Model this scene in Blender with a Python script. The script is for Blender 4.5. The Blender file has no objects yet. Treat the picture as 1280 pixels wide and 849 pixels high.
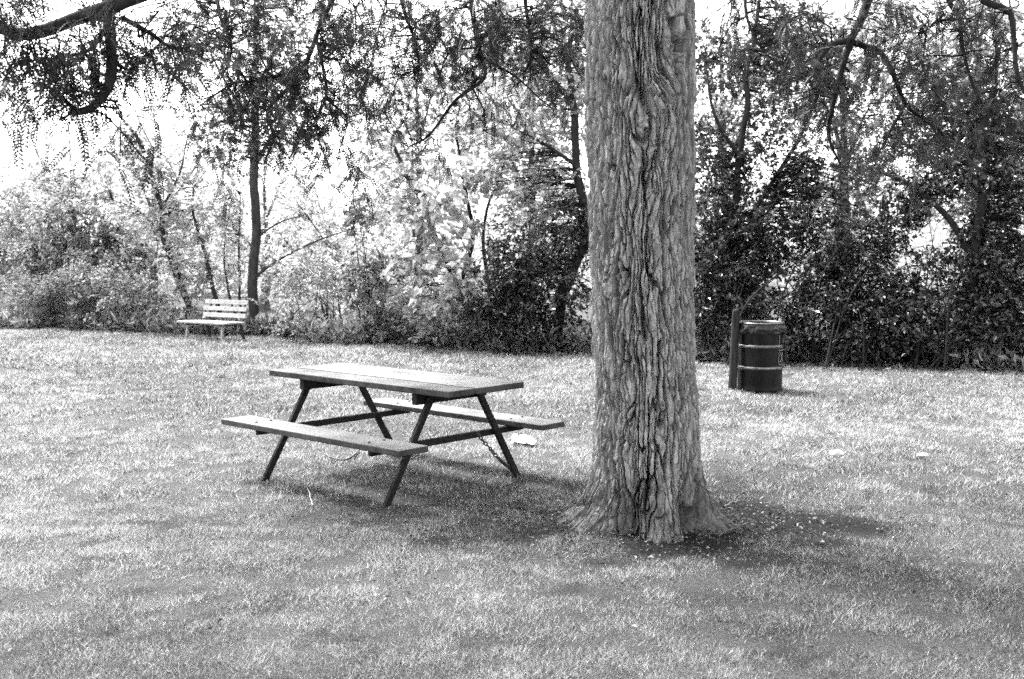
import bpy, math
import numpy as np
from mathutils import Vector

rng = np.random.default_rng(11)
S = bpy.context.scene
COL = S.collection
pi = math.pi

# ------------------------------------------------------------------ camera model (photo pixels, 1280 x 849)
F, H, PITCH = 1381.0, 1.605, 0.08
def at(px, py, Y):
    """world point at depth Y seen at photo pixel (px, py)"""
    dx = (px - 640) / F; dz = (424.5 - py) / F
    c, s = math.cos(PITCH), math.sin(PITCH)
    y = c + dz * s; z = -s + dz * c
    t = Y / y
    return np.array([dx * t, Y, H + z * t])
def ground(px, py):
    dx = (px - 640) / F; dz = (424.5 - py) / F
    c, s = math.cos(PITCH), math.sin(PITCH)
    y = c + dz * s; z = -s + dz * c
    t = -H / z
    return np.array([dx * t, y * t, 0.0])

# ------------------------------------------------------------------ object helpers
def tag(o, label=None, cat=None, group=None, kind=None):
    if label: o['label'] = label
    if cat: o['category'] = cat
    if group: o['group'] = group
    if kind: o['kind'] = kind
    return o
def empty(name, loc, label=None, cat=None, group=None):
    o = bpy.data.objects.new(name, None); COL.objects.link(o)
    o.location = [float(v) for v in loc]; o.empty_display_size = .1
    return tag(o, label, cat, group)

class MB:
    """collects vertices and faces; build() links them as one mesh object"""
    def __init__(s): s.v = []; s.f = []; s.t = []; s.n = 0
    def add(s, v, f, tone=None):
        v = np.asarray(v, float).reshape(-1, 3); f = np.asarray(f, np.int64)
        s.v.append(v); s.f.append(f + s.n); s.n += len(v)
        s.t.append(np.full(len(v), .5) if tone is None else np.broadcast_to(tone, (len(v),)))
    def build(s, name, mat, parent=None, smooth=False, origin=None, bevel=0, seg=2):
        v = np.concatenate(s.v)
        if parent is not None: o0 = np.array(parent_world(parent))
        elif origin is not None: o0 = np.asarray(origin, float)
        else: o0 = np.zeros(3)
        v = v - o0
        loops = np.concatenate([f.ravel() for f in s.f])
        tot = np.concatenate([np.full(len(f), f.shape[1]) for f in s.f])
        start = np.concatenate([[0], np.cumsum(tot)[:-1]])
        me = bpy.data.meshes.new(name)
        me.vertices.add(len(v)); me.vertices.foreach_set('co', v.astype(np.float32).ravel())
        me.loops.add(len(loops)); me.loops.foreach_set('vertex_index', loops.astype(np.int32))
        me.polygons.add(len(tot)); me.polygons.foreach_set('loop_start', start.astype(np.int32))
        me.polygons.foreach_set('loop_total', tot.astype(np.int32))
        me.polygons.foreach_set('use_smooth', np.full(len(tot), bool(smooth)))
        a = me.attributes.new('tone', 'FLOAT', 'POINT')
        a.data.foreach_set('value', np.concatenate(s.t).astype(np.float32))
        me.update(calc_edges=True)
        me.materials.append(mat)
        o = bpy.data.objects.new(name, me); COL.objects.link(o)
        if parent is not None: o.parent = parent
        else: o.location = [float(x) for x in o0]
        if bevel:
            b = o.modifiers.new('bevel', 'BEVEL'); b.width = bevel; b.segments = seg; b.limit_method = 'ANGLE'
        return o
def parent_world(p):
    loc = Vector(p.location)
    while p.parent: p = p.parent; loc = loc + Vector(p.location)
    return loc

def box_vf(c, sx, sy, sz, ax=None):
    """box centred at c; ax = 3 unit axes (rows)"""
    ax = np.eye(3) if ax is None else np.asarray(ax, float)
    q = np.array([[i, j, k] for i in (-.5, .5) for j in (-.5, .5) for k in (-.5, .5)]) * [sx, sy, sz]
    v = np.asarray(c, float) + q @ ax
    f = [(0, 1, 3, 2), (4, 6, 7, 5), (0, 4, 5, 1), (2, 3, 7, 6), (0, 2, 6, 4), (1, 5, 7, 3)]
    return v, f
def beam_vf(a, b, w, h, side=None):
    """rectangular bar from a to b; w along 'side', h along the third axis"""
    a = np.asarray(a, float); b = np.asarray(b, float)
    x = b - a; L = np.linalg.norm(x); x /= L
    side = np.array([0, 0, 1.]) if side is None else np.asarray(side, float)
    y = side - x * (side @ x); y /= np.linalg.norm(y); z = np.cross(x, y)
    return box_vf((a + b) / 2, L, w, h, [x, y, z])
def nrm(v): return v / (np.linalg.norm(v, axis=-1, keepdims=True) + 1e-9)

def smooth_path(p, n):
    p = np.asarray(p, float)
    if len(p) < 3: 
        t = np.linspace(0, 1, n)[:, None]; return p[0] * (1 - t) + p[-1] * t
    q = np.concatenate([[2 * p[0] - p[1]], p, [2 * p[-1] - p[-2]]])
    out = []
    for u in np.linspace(0, len(p) - 1 - 1e-6, n):
        i = int(u); t = u - i
        a, b, c, d = q[i], q[i + 1], q[i + 2], q[i + 3]
        out.append(.5 * (2 * b + (c - a) * t + (2 * a - 5 * b + 4 * c - d) * t * t + (3 * b - a - 3 * c + d) * t ** 3))
    return np.array(out)
def tube_batch(P, R, k=5):
    """P (M,S,3), R (M,S) -> verts, quads of M tubes"""
    P = np.asarray(P, float); R = np.asarray(R, float)
    if P.ndim == 2: P = P[None]; R = R[None]
    M, Sn, _ = P.shape
    T = nrm(np.gradient(P, axis=1))
    d = nrm(P[:, -1] - P[:, 0])
    ref = np.where(np.abs(d[:, 2:3]) > .7, np.array([[1., .2, 0]]), np.array([[0, .1, 1.]]))[:, None, :]
    n1 = nrm(np.cross(T, np.broadcast_to(ref, T.shape))); n2 = np.cross(T, n1)
    a = np.arange(k) * 2 * pi / k
    V = P[:, :, None] + R[:, :, None, None] * (n1[:, :, None] * np.cos(a)[:, None] + n2[:, :, None] * np.sin(a)[:, None])
    idx = np.arange(M * Sn * k).reshape(M, Sn, k)
    A = idx[:, :-1]; B = idx[:, 1:]
    Fq = np.stack([A, np.roll(A, -1, 2), np.roll(B, -1, 2), B], -1).reshape(-1, 4)
    return V.reshape(-1, 3), Fq
def cap(V, F_, k):
    return V, F_

# ------------------------------------------------------------------ numeric noise
def _h(a, b, c, seed):
    x = (a.astype(np.int64) * 374761393 + b.astype(np.int64) * 668265263 + c.astype(np.int64) * 1440662683 + seed * 974634777) & 0xFFFFFFFF
    x = ((x ^ (x >> 13)) * 1274126177) & 0xFFFFFFFF
    x = ((x ^ (x >> 16)) * 2246822519) & 0xFFFFFFFF
    return ((x ^ (x >> 15)) & 0xFFFFFF) / float(0x1000000)
def vnoise(x, y, z=None, seed=0):
    z = np.zeros_like(x) if z is None else z
    ix, iy, iz = np.floor(x), np.floor(y), np.floor(z)
    fx, fy, fz = x - ix, y - iy, z - iz
    u, v, w = [t * t * (3 - 2 * t) for t in (fx, fy, fz)]
    r = 0
    for i in (0, 1):
        for j in (0, 1):
            for k in (0, 1):
                r = r + _h(ix + i, iy + j, iz + k, seed) * (u if i else 1 - u) * (v if j else 1 - v) * (w if k else 1 - w)
    return r * 2 - 1
def fbm(x, y, z=None, seed=0, o=4):
    r = 0; a = 1
    z = np.zeros_like(x) if z is None else z
    for i in range(o):
        r = r + a * vnoise(x * 2 ** i, y * 2 ** i, z * 2 ** i, seed + i); a *= .5
    return r
def worley(u, v, nu, seed):
    """2D cellular noise, periodic in u with nu cells; returns F1, F2, cell hash"""
    iu, iv = np.floor(u), np.floor(v)
    f1 = np.full(u.shape, 9.); f2 = np.full(u.shape, 9.); hid = np.zeros(u.shape); ov = np.zeros(u.shape)
    z0 = np.zeros(u.shape)
    for i in (-1, 0, 1):
        for j in (-1, 0, 1):
            a, b = iu + i, iv + j
            am = np.mod(a, nu)
            px = a + .1 + .8 * _h(am, b, z0, seed); py = b + .1 + .8 * _h(am, b, z0, seed + 1)
            d = np.hypot(u - px, v - py); h = _h(am, b, z0, seed + 2)
            n = d < f1
            f2 = np.where(n, f1, np.minimum(f2, d)); hid = np.where(n, h, hid); ov = np.where(n, v - py, ov); f1 = np.where(n, d, f1)
    return f1, f2, hid, ov
def sstep(a, b, x):
    t = np.clip((x - a) / (b - a), 0, 1); return t * t * (3 - 2 * t)

# ------------------------------------------------------------------ materials (a black-and-white world: every colour is a grey)
def mat(name):
    m = bpy.data.materials.new(name); m.use_nodes = True
    nt = m.node_tree; nt.nodes.clear()
    return m, nt, (lambda t, **kw: _node(nt, t, kw))
def _node(nt, t, kw):
    n = nt.nodes.new(t)
    for k, v in kw.items(): setattr(n, k, v)
    return n
def grey_mat(name, lo, hi, scale=(8, 8, 8), rough=.8, bump=.0, detail=6, spec=.3, metallic=0, dist=.01, lo2=.3, hi2=.7):
    m, nt, N = mat(name); L = nt.links.new
    out = N('ShaderNodeOutputMaterial'); b = N('ShaderNodeBsdfPrincipled')
    tc = N('ShaderNodeTexCoord'); mp = N('ShaderNodeMapping'); mp.inputs['Scale'].default_value = scale
    nz = N('ShaderNodeTexNoise'); nz.inputs['Scale'].default_value = 1; nz.inputs['Detail'].default_value = detail
    nz.inputs['Roughness'].default_value = .65
    r = N('ShaderNodeMapRange'); r.inputs['From Min'].default_value = lo2; r.inputs['From Max'].default_value = hi2
    r.inputs['To Min'].default_value = lo; r.inputs['To Max'].default_value = hi
    L(tc.outputs['Object'], mp.inputs['Vector']); L(mp.outputs['Vector'], nz.inputs['Vector'])
    L(nz.outputs['Fac'], r.inputs['Value']); L(r.outputs['Result'], b.inputs['Base Color'])
    b.inputs['Roughness'].default_value = rough; b.inputs['Specular IOR Level'].default_value = spec
    b.inputs['Metallic'].default_value = metallic
    if bump:
        bp = N('ShaderNodeBump'); bp.inputs['Strength'].default_value = bump; bp.inputs['Distance'].default_value = dist
        L(nz.outputs['Fac'], bp.inputs['Height']); L(bp.outputs['Normal'], b.inputs['Normal'])
    L(b.outputs['BSDF'], out.inputs['Surface'])
    return m
def leaf_mat(name, lo, hi, trans=.4, rough=.5, spec=.35):
    m, nt, N = mat(name); L = nt.links.new
    out = N('ShaderNodeOutputMaterial'); b = N('ShaderNodeBsdfPrincipled'); t = N('ShaderNodeBsdfTranslucent')
    at_ = N('ShaderNodeAttribute'); at_.attribute_name = 'tone'
    r = N('ShaderNodeMapRange'); r.inputs['To Min'].default_value = lo; r.inputs['To Max'].default_value = hi
    L(at_.outputs['Fac'], r.inputs['Value']); L(r.outputs['Result'], b.inputs['Base Color'])
    g = N('ShaderNodeMath', operation='MULTIPLY'); g.inputs[1].default_value = 1.25
    L(r.outputs['Result'], g.inputs[0]); L(g.outputs[0], t.inputs['Color'])
    b.inputs['Roughness'].default_value = rough; b.inputs['Specular IOR Level'].default_value = spec
    mx = N('ShaderNodeMixShader'); mx.inputs[0].default_value = trans
    L(b.outputs['BSDF'], mx.inputs[1]); L(t.outputs['BSDF'], mx.inputs[2]); L(mx.outputs[0], out.inputs['Surface'])
    return m

M_bark = grey_mat("locust bark", .055, .34, (42, 42, 11), .9, .25, 8, .15, dist=.006)
M_bark_dark = grey_mat('dark wet bark', .008, .032, (20, 20, 8), .9, .4, 6, .15)
M_bark_mid = grey_mat('grey young bark', .05, .14, (20, 20, 6), .9, .4, 6, .15)
M_bark_slim = grey_mat('slim grey bark', .015, .06, (20, 20, 6), .9, .4, 6, .1)
M_twig = grey_mat('thin twig bark', .005, .02, (20, 20, 20), .9, 0, 3, .1)
M_twig_pale = grey_mat('pale twig bark', .03, .09, (20, 20, 20), .9, 0, 3, .1)
M_leaf_locust = leaf_mat('locust leaflets', .008, .055, .35)
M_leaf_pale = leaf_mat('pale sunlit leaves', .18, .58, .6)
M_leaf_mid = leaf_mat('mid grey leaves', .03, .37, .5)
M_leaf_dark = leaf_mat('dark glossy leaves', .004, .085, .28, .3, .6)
M_leaf_vine = leaf_mat('broad pale vine leaves', .22, .60, .45)
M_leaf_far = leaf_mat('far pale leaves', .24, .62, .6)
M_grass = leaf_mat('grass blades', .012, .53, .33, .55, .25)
M_litter = leaf_mat('dead fallen leaves', .012, .40, .15, .7, .2)
M_bench_wood = grey_mat('white painted slats', .16, .42, (3, 30, 30), .6, .2, 5, .3)
M_steel = grey_mat('dark painted steel', .015, .04, (10, 10, 10), .5, .1, 4, .4)
M_leg = grey_mat('dark stained timber', .005, .022, (4, 40, 40), .75, .3, 6, .12)
M_post = grey_mat('weathered post timber', .008, .042, (30, 30, 3), .9, .5, 6, .08)
M_paper = grey_mat('white paper', .75, .85, (20, 20, 20), .8, .1, 3)
M_stone = grey_mat('pale stone', .4, .7, (30, 30, 30), .8, .3, 5)
M_stick = grey_mat('bleached stick', .2, .4, (30, 30, 30), .8, .2, 4)
M_chain = grey_mat('rusty chain', .02, .06, (50, 50, 50), .7, .2, 4)

def wood_mat(name, ax, lo, hi):
    """weathered planks, grain along local x; ax only scales the grain"""
    m, nt, N = mat(name); L = nt.links.new
    out = N('ShaderNodeOutputMaterial'); b = N('ShaderNodeBsdfPrincipled')
    tc = N('ShaderNodeTexCoord'); mp = N('ShaderNodeMapping'); mp.inputs['Scale'].default_value = ax
    n1 = N('ShaderNodeTexNoise'); n1.inputs['Scale'].default_value = 1; n1.inputs['Detail'].default_value = 8; n1.inputs['Distortion'].default_value = .4
    n2 = N('ShaderNodeTexNoise'); n2.inputs['Scale'].default_value = 2.6; n2.inputs['Detail'].default_value = 5
    at_ = N('ShaderNodeAttribute'); at_.attribute_name = 'tone'
    L(tc.outputs['Object'], mp.inputs['Vector']); L(mp.outputs['Vector'], n1.inputs['Vector']); L(tc.outputs['Object'], n2.inputs['Vector'])
    a = N('ShaderNodeMath', operation='MULTIPLY_ADD'); a.inputs[1].default_value = .55
    L(n1.outputs['Fac'], a.inputs[0])
    c = N('ShaderNodeMath', operation='MULTIPLY'); c.inputs[1].default_value = .45; L(n2.outputs['Fac'], c.inputs[0]); L(c.outputs[0], a.inputs[2])
    d = N('ShaderNodeMath', operation='MULTIPLY_ADD'); d.inputs[1].default_value = .25; L(at_.outputs['Fac'], d.inputs[0]); L(a.outputs[0], d.inputs[2])
    r = N('ShaderNodeMapRange'); r.inputs['From Min'].default_value = .42; r.inputs['From Max'].default_value = .72
    r.inputs['To Min'].default_value = lo; r.inputs['To Max'].default_value = hi
    L(d.outputs[0], r.inputs['Value']); L(r.outputs['Result'], b.inputs['Base Color'])
    b.inputs['Roughness'].default_value = .75; b.inputs['Specular IOR Level'].default_value = .1
    bp = N('ShaderNodeBump'); bp.inputs['Strength'].default_value = .35; bp.inputs['Distance'].default_value = .004
    L(n1.outputs['Fac'], bp.inputs['Height']); L(bp.outputs['Normal'], b.inputs['Normal'])
    L(b.outputs['BSDF'], out.inputs['Surface'])
    return m

# ------------------------------------------------------------------ world, sun, camera
SUN_EL = math.radians(58); sx, sy = -0.62, 0.60
n_ = math.hypot(sx, sy); SUN = Vector((sx / n_ * math.cos(SUN_EL), sy / n_ * math.cos(SUN_EL), math.sin(SUN_EL)))
W = bpy.data.worlds.new('World'); S.world = W; W.use_nodes = True
nt = W.node_tree; nt.nodes.clear()
sk = nt.nodes.new('ShaderNodeTexSky'); sk.sky_type = 'NISHITA'; sk.sun_disc = False
sk.sun_elevation = SUN_EL; sk.sun_rotation = math.atan2(sx, sy); sk.air_density = 1.2; sk.dust_density = 2.5
bw = nt.nodes.new('ShaderNodeRGBToBW'); bg = nt.nodes.new('ShaderNodeBackground'); wo = nt.nodes.new('ShaderNodeOutputWorld')
bg.inputs['Strength'].default_value = .11
nt.links.new(sk.outputs[0], bw.inputs[0]); nt.links.new(bw.outputs[0], bg.inputs[0]); nt.links.new(bg.outputs[0], wo.inputs[0])
sl = bpy.data.lights.new('sun', 'SUN'); sl.energy = 2.15; sl.angle = math.radians(14); sl.color = (1, 1, 1)
so = bpy.data.objects.new('sun', sl); COL.objects.link(so); so.rotation_euler = (-SUN).to_track_quat('-Z', 'Y').to_euler(); so.location = (-20, 8, 40)

cd = bpy.data.cameras.new('camera'); cd.sensor_width = 36; cd.lens = F / 1280 * 36; cd.clip_end = 3000; cd.clip_start = .05
cd.dof.use_dof = True; cd.dof.focus_distance = 7.2; cd.dof.aperture_fstop = 4.0
co = bpy.data.objects.new('camera', cd); COL.objects.link(co); co.location = (0, 0, H); co.rotation_euler = (pi / 2 - PITCH, 0, 0)
S.camera = co
S.view_settings.view_transform = 'Standard'; S.view_settings.look = 'None'; S.view_settings.gamma = 1
S.view_settings.exposure = 3.2
S.render.engine = 'CYCLES'
S.cycles.use_denoising = False
S.cycles.use_adaptive_sampling = True; S.cycles.adaptive_threshold = .025; S.cycles.adaptive_min_samples = 16
S.cycles.max_bounces = 6; S.cycles.diffuse_bounces = 1; S.cycles.glossy_bounces = 2; S.cycles.transmission_bounces = 4
S.cycles.sample_clamp_indirect = 6

# ------------------------------------------------------------------ layout constants
TREE = np.array([.785, 6.35, 0])
TAB = np.array([-.845, 7.681, 0]); TYAW = -.736
def bare(x, y):
    """0..1 how worn the lawn is: round the trunk, under the table, on patches"""
    d = np.hypot(x - TREE[0] - .05, (y - TREE[1]) * 1.45)
    nz = fbm(x * 2.2, y * 2.2, seed=5)
    a = 1 - sstep(.74, 1.5, d + nz * .6)
    c, s = math.cos(TYAW), math.sin(TYAW)
    lx = (x - TAB[0]) * c + (y - TAB[1]) * s; ly = -(x - TAB[0]) * s + (y - TAB[1]) * c
    dt = np.hypot(lx / 1.15, np.maximum(0, np.abs(ly) - .35) / .55)
    b = (1 - sstep(.5, 1.3, dt + nz * .45)) * .38
    e = np.maximum(sstep(.25, .9, fbm(x * .9 + 7, y * .9, seed=9)) * .25, sstep(.30, .75, fbm(x * 7.5, y * 7.5, seed=19, o=3)) * .6 * sstep(-.35, .5, fbm(x * 1.1, y * 1.1, seed=29, o=2)))
    return np.clip(np.maximum(np.maximum(a, b), e), 0, 1)
def gz(x, y):
    return fbm(x * .35, y * .35, seed=21, o=3) * .025 + fbm(x * 2.5, y * 2.5, seed=24, o=2) * .006

# ------------------------------------------------------------------ ground
def make_ground():
    m, nt, N = mat('lawn soil and thatch'); L = nt.links.new
    out = N('ShaderNodeOutputMaterial'); b = N('ShaderNodeBsdfPrincipled')
    tc = N('ShaderNodeTexCoord')
    n1 = N('ShaderNodeTexNoise'); n1.inputs['Scale'].default_value = 110; n1.inputs['Detail'].default_value = 6; n1.inputs['Roughness'].default_value = .7
    n2 = N('ShaderNodeTexNoise'); n2.inputs['Scale'].default_value = 1.3; n2.inputs['Detail'].default_value = 5
    at_ = N('ShaderNodeAttribute'); at_.attribute_name = 'tone'
    L(tc.outputs['Object'], n1.inputs['Vector']); L(tc.outputs['Object'], n2.inputs['Vector'])
    r1 = N('ShaderNodeMapRange'); r1.inputs['From Min'].default_value = .3; r1.inputs['From Max'].default_value = .7
    r1.inputs['To Min'].default_value = .004; r1.inputs['To Max'].default_value = .12
    L(n1.outputs['Fac'], r1.inputs['Value'])
    r2 = N('ShaderNodeMapRange'); r2.inputs['From Min'].default_value = .3; r2.inputs['From Max'].default_value = .7
    r2.inputs['To Min'].default_value = .75; r2.inputs['To Max'].default_value = 1.2
    L(n2.outputs['Fac'], r2.inputs['Value'])
    mu = N('ShaderNodeMath', operation='MULTIPLY'); L(r1.outputs[0], mu.inputs[0]); L(r2.outputs[0], mu.inputs[1])
    r3 = N('ShaderNodeMapRange'); r3.inputs['To Min'].default_value = 1.; r3.inputs['To Max'].default_value = .2
    L(at_.outputs['Fac'], r3.inputs['Value'])
    m2 = N('ShaderNodeMath', operation='MULTIPLY'); L(mu.outputs[0], m2.inputs[0]); L(r3.outputs[0], m2.inputs[1])
    L(m2.outputs[0], b.inputs['Base Color'])
    bp = N('ShaderNodeBump'); bp.inputs['Strength'].default_value = .8; bp.inputs['Distance'].default_value = .02
    L(n1.outputs['Fac'], bp.inputs['Height']); L(bp.outputs['Normal'], b.inputs['Normal'])
    b.inputs['Roughness'].default_value = .95; b.inputs['Specular IOR Level'].default_value = .1
    L(b.outputs['BSDF'], out.inputs['Surface'])
    g = np.concatenate([-np.geomspace(900, 16, 14), np.linspace(-15, 13, 281), np.geomspace(14, 900, 14)])
    h = np.concatenate([-np.geomspace(900, 3, 14), np.linspace(-2, 26, 281), np.geomspace(27, 900, 14)])
    X, Y = np.meshgrid(g, h)
    near = 1 - sstep(10, 40, np.hypot(X, Y - 10) - 8)
    Z = gz(X, Y) * near
    nx, ny = len(g), len(h)
    i = np.arange(nx * ny).reshape(ny, nx)
    f = np.stack([i[:-1, :-1], i[:-1, 1:], i[1:, 1:], i[1:, :-1]], -1).reshape(-1, 4)
    mb = MB(); mb.add(np.stack([X, Y, Z], -1).reshape(-1, 3), f, bare(X, Y).ravel())
    tag(mb.build('ground', m, smooth=True), kind='structure')
make_ground()

def treeline_y(x):
    return np.interp(x, [-14, -10.9, -4.9, -.5, 1.25, 3, 6.75, 9], [25, 23.5, 20.8, 17.9, 17.2, 15.7, 14.5, 13.8])

# ------------------------------------------------------------------ grass
def make_grass():
    mb = MB()
    zones = [(2.6, 4.8, 19000, .0027, .018), (4.8, 7.0, 13500, .0034, .020), (7.0, 10.5, 6000, .0052, .026), (10.5, 15, 2800, .0085, .031), (15, 25, 1500, .013, .038)]
    for y0, y1, den, w, hgt in zones:
        hw = .5 * y1 + 1.3
        n = int(den * 2 * hw * (y1 - y0))
        x = rng.uniform(-hw, hw, n); y = rng.uniform(y0, y1, n)
        k = (np.abs(x) < .5 * y + 1.3) & (y < treeline_y(x) + .6)
        x, y = x[k], y[k]
        br = bare(x, y)
        tuft = fbm(x * 6, y * 6, seed=41, o=3)
        k = (rng.random(len(x)) > br * .97) & (rng.random(len(x)) < .7 + .75 * tuft)
        x, y, br, tuft = x[k], y[k], br[k], tuft[k]
        n = len(x)
        h = hgt * rng.uniform(.45, 1.35, n) * (1 + .4 * tuft) * (1 - .35 * br)
        a = rng.uniform(0, 2 * pi, n); la = rng.uniform(0, 2 * pi, n); ln = rng.uniform(.3, 1.8, n) * h
        ww = w * rng.uniform(.6, 1.3, n)
        z = gz(x, y)
        dx, dy = np.cos(a) * ww / 2, np.sin(a) * ww / 2
        p = np.stack([np.stack([x - dx, y - dy, z - .004], -1), np.stack([x + dx, y + dy, z - .004], -1),
                      np.stack([x + np.cos(la) * ln, y + np.sin(la) * ln, z + h], -1)], 1)
        patch = fbm(x * .8, y * .8, seed=33, o=4)
        tone = np.clip(.34 + .20 * patch + .17 * fbm(x * 7, y * 7, seed=47, o=3) + rng.normal(0, .27, n) - .15 * br, 0, 1)
        dead = rng.random(n) < .22
        tone = np.where(dead, np.clip(tone + .5, 0, 1), tone)
        
        mb.add(p.reshape(-1, 3), np.arange(3 * n).reshape(-1, 3), np.repeat(tone, 3))
    tag(mb.build('grass', M_grass), 'short dry lawn grass covering the ground up to the treeline', 'grass', kind='stuff')
make_grass()

# ------------------------------------------------------------------ leaves
def leaf_quads(p, d, nrm_, size, wid=.5, fold=.25):
    """pointed leaves folded on the midrib: p base (N,3), d direction, nrm_ normal"""
    d = nrm(d); s = nrm(np.cross(nrm_, d)); n = np.cross(d, s)
    size = np.asarray(size)[:, None]
    b = p; t = p + d * size - n * size * .12
    m1 = p + d * size * .42 + s * size * wid * .5 + n * size * fold * wid
    m2 = p + d * size * .42 - s * size * wid * .5 + n * size * fold * wid
    N = len(p)
    V = np.stack([b, m1, t, m2], 1).reshape(-1, 3)
    i = np.arange(N)[:, None] * 4
    Fc = np.concatenate([i + [0, 1, 2], i + [0, 2, 3]])
    return V, Fc
def rand_dir(n):
    v = rng.normal(size=(n, 3)); return nrm(v)

def plant(name, label, cat, base, stems, blobs, leaf=.09, wid=.55, cover=2.4, mat_leaf=None, mat_bark=None, mat_tw=None,
          group=None, K=14, tw=.30, droop=.25, trunk_name='trunk', sides=8, k_link=1.01):
    """stems: list of (points, r0, r1); blobs: (px, py, rx, ry, depth) in metres after conversion"""
    base = np.asarray(base, float)
    if mat_leaf is M_leaf_dark and mat_bark is None: mat_bark = M_bark_dark
    root = empty(name, (base[0], base[1], 0), label, cat, group)
    sk_pts = []; mb = MB()
    for pts, r0, r1 in stems:
        n = max(10, len(pts) * 7)
        P = smooth_path(pts, n)
        P[:, :2] += (np.stack([vnoise(P[:, 2] * 2.1, P[:, 2] * 0 + r0 * 90, seed=3), vnoise(P[:, 2] * 2.1, P[:, 2] * 0 + r0 * 70 + 4, seed=8)], -1)) * min(.05, r0)
        R = np.linspace(1, 0, n) ** .8 * (r0 - r1) + r1
        R[0] *= 1.35; R[1] *= 1.12
        V, Fc = tube_batch(P, R, sides); mb.add(V, Fc)
        sk_pts.append(np.concatenate([P, R[:, None]], 1)[n // 4:])
    sk_pts = np.concatenate(sk_pts)
    lv = MB(); tb = mb if cat == 'shrub' else MB()
    if tb is not mb: mb.build(trunk_name, mat_bark or M_bark_mid, root, smooth=True)
    for (c, rx, ry, rz) in blobs:
        nl = 1.75 * cover * pi * rx * rz / (.5 * wid * leaf * leaf)
        nt_ = max(4, int(nl / K))
        u = rand_dir(nt_) * (rng.random(nt_) ** .45)[:, None]
        # uneven outline
        u *= (1 + .28 * vnoise(u[:, 0] * 2.3 + c[0], u[:, 1] * 2.3 + c[1], u[:, 2] * 2.3 + c[2], seed=2))[:, None]
        p = c + u * [rx, ry, rz]
        # holes: drop twigs in coherent pockets
        hole = vnoise(p[:, 0] / .55, p[:, 1] / .55, p[:, 2] / .55, seed=17)
        p = p[hole > -.38]; u = u[hole > -.38]
        p = p[p[:, 2] > .08]; u = u[:len(p)]
        M = len(p)
        d = nrm(nrm(p - c) * .7 + rand_dir(M) * .8 + [0, 0, .15])
        ln = tw * rng.uniform(.5, 1.3, M)
        t = (np.arange(K) + .5) / K
        q = p[:, None] + d[:, None] * (ln[:, None] * t)[:, :, None] - np.array([0, 0, 1.]) * (droop * ln[:, None] * t ** 2)[:, :, None]
        q = q + rng.normal(0, .03, q.shape)
        side = nrm(np.cross(d, [0, 0, 1.]) + rand_dir(M) * .4)
        sg = np.where(np.arange(K) % 2, 1., -1.)[None, :, None]
        ld = nrm(d[:, None] * .55 + side[:, None] * sg * .8 + rng.normal(0, .35, q.shape) - np.array([0, 0, .35]))
        nn = nrm(np.array([0, 0, 1.]) + rng.normal(0, .55, q.shape))
        N = M * K
        sz = leaf * rng.uniform(.55, 1.3, N)
        V, Fc = leaf_quads(q.reshape(-1, 3), ld.reshape(-1, 3), nn.reshape(-1, 3), sz, wid)
        clump = fbm(q[..., 0] * 1.4, q[..., 1] * 1.4, q[..., 2] * 1.4, seed=6, o=2).ravel()
        tone = np.clip(.42 + .25 * clump + rng.normal(0, .27, N), 0, 1)
        lv.add(V, Fc, np.repeat(tone, 4))
        # twig itself
        P = p[:, None] + d[:, None] * (ln[:, None] * np.array([0, .5, 1.]))[:, :, None] - np.array([0, 0, 1.]) * (droop * ln[:, None] * np.array([0, .25, 1.]))[:, :, None]
        V, Fc = tube_batch(P, np.broadcast_to([.004, .003, .0015], (M, 3)), 3); tb.add(V, Fc)
        # links to the nearest wood
        kk = rng.random(M) < k_link
        pl = p[kk]
        if len(pl):
            D = ((pl[:, None, :] - sk_pts[None, :, :3]) ** 2).sum(-1) + (sk_pts[None, :, 2] > pl[:, None, 2] + .1) * 1.5
            j = D.argmin(1); a = sk_pts[j, :3]
            mid = (a + pl) / 2 + [0, 0, .06] * np.linalg.norm(pl - a, axis=1, keepdims=True) + rng.normal(0, .06, pl.shape)
            L_ = np.linalg.norm(pl - a, axis=1)
            r = np.minimum(sk_pts[j, 3] * .6, .004 + .005 * L_)
            Pn = np.stack([a, .6 * a + .4 * mid + rng.normal(0, .02, pl.shape), mid, .4 * mid + .6 * pl + rng.normal(0, .02, pl.shape), pl], 1)
            Rn = r[:, None] * np.array([1, .85, .7, .55, .4])
            V, Fc = tube_batch(Pn, Rn, 4); tb.add(V, Fc)
    if tb is mb: mb.build(trunk_name, mat_bark or M_bark_slim, root, smooth=True)
    else: tb.build('branches', mat_tw or M_twig, root)
    lv.build('crown', mat_leaf or M_leaf_mid, root)
    return root

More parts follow.
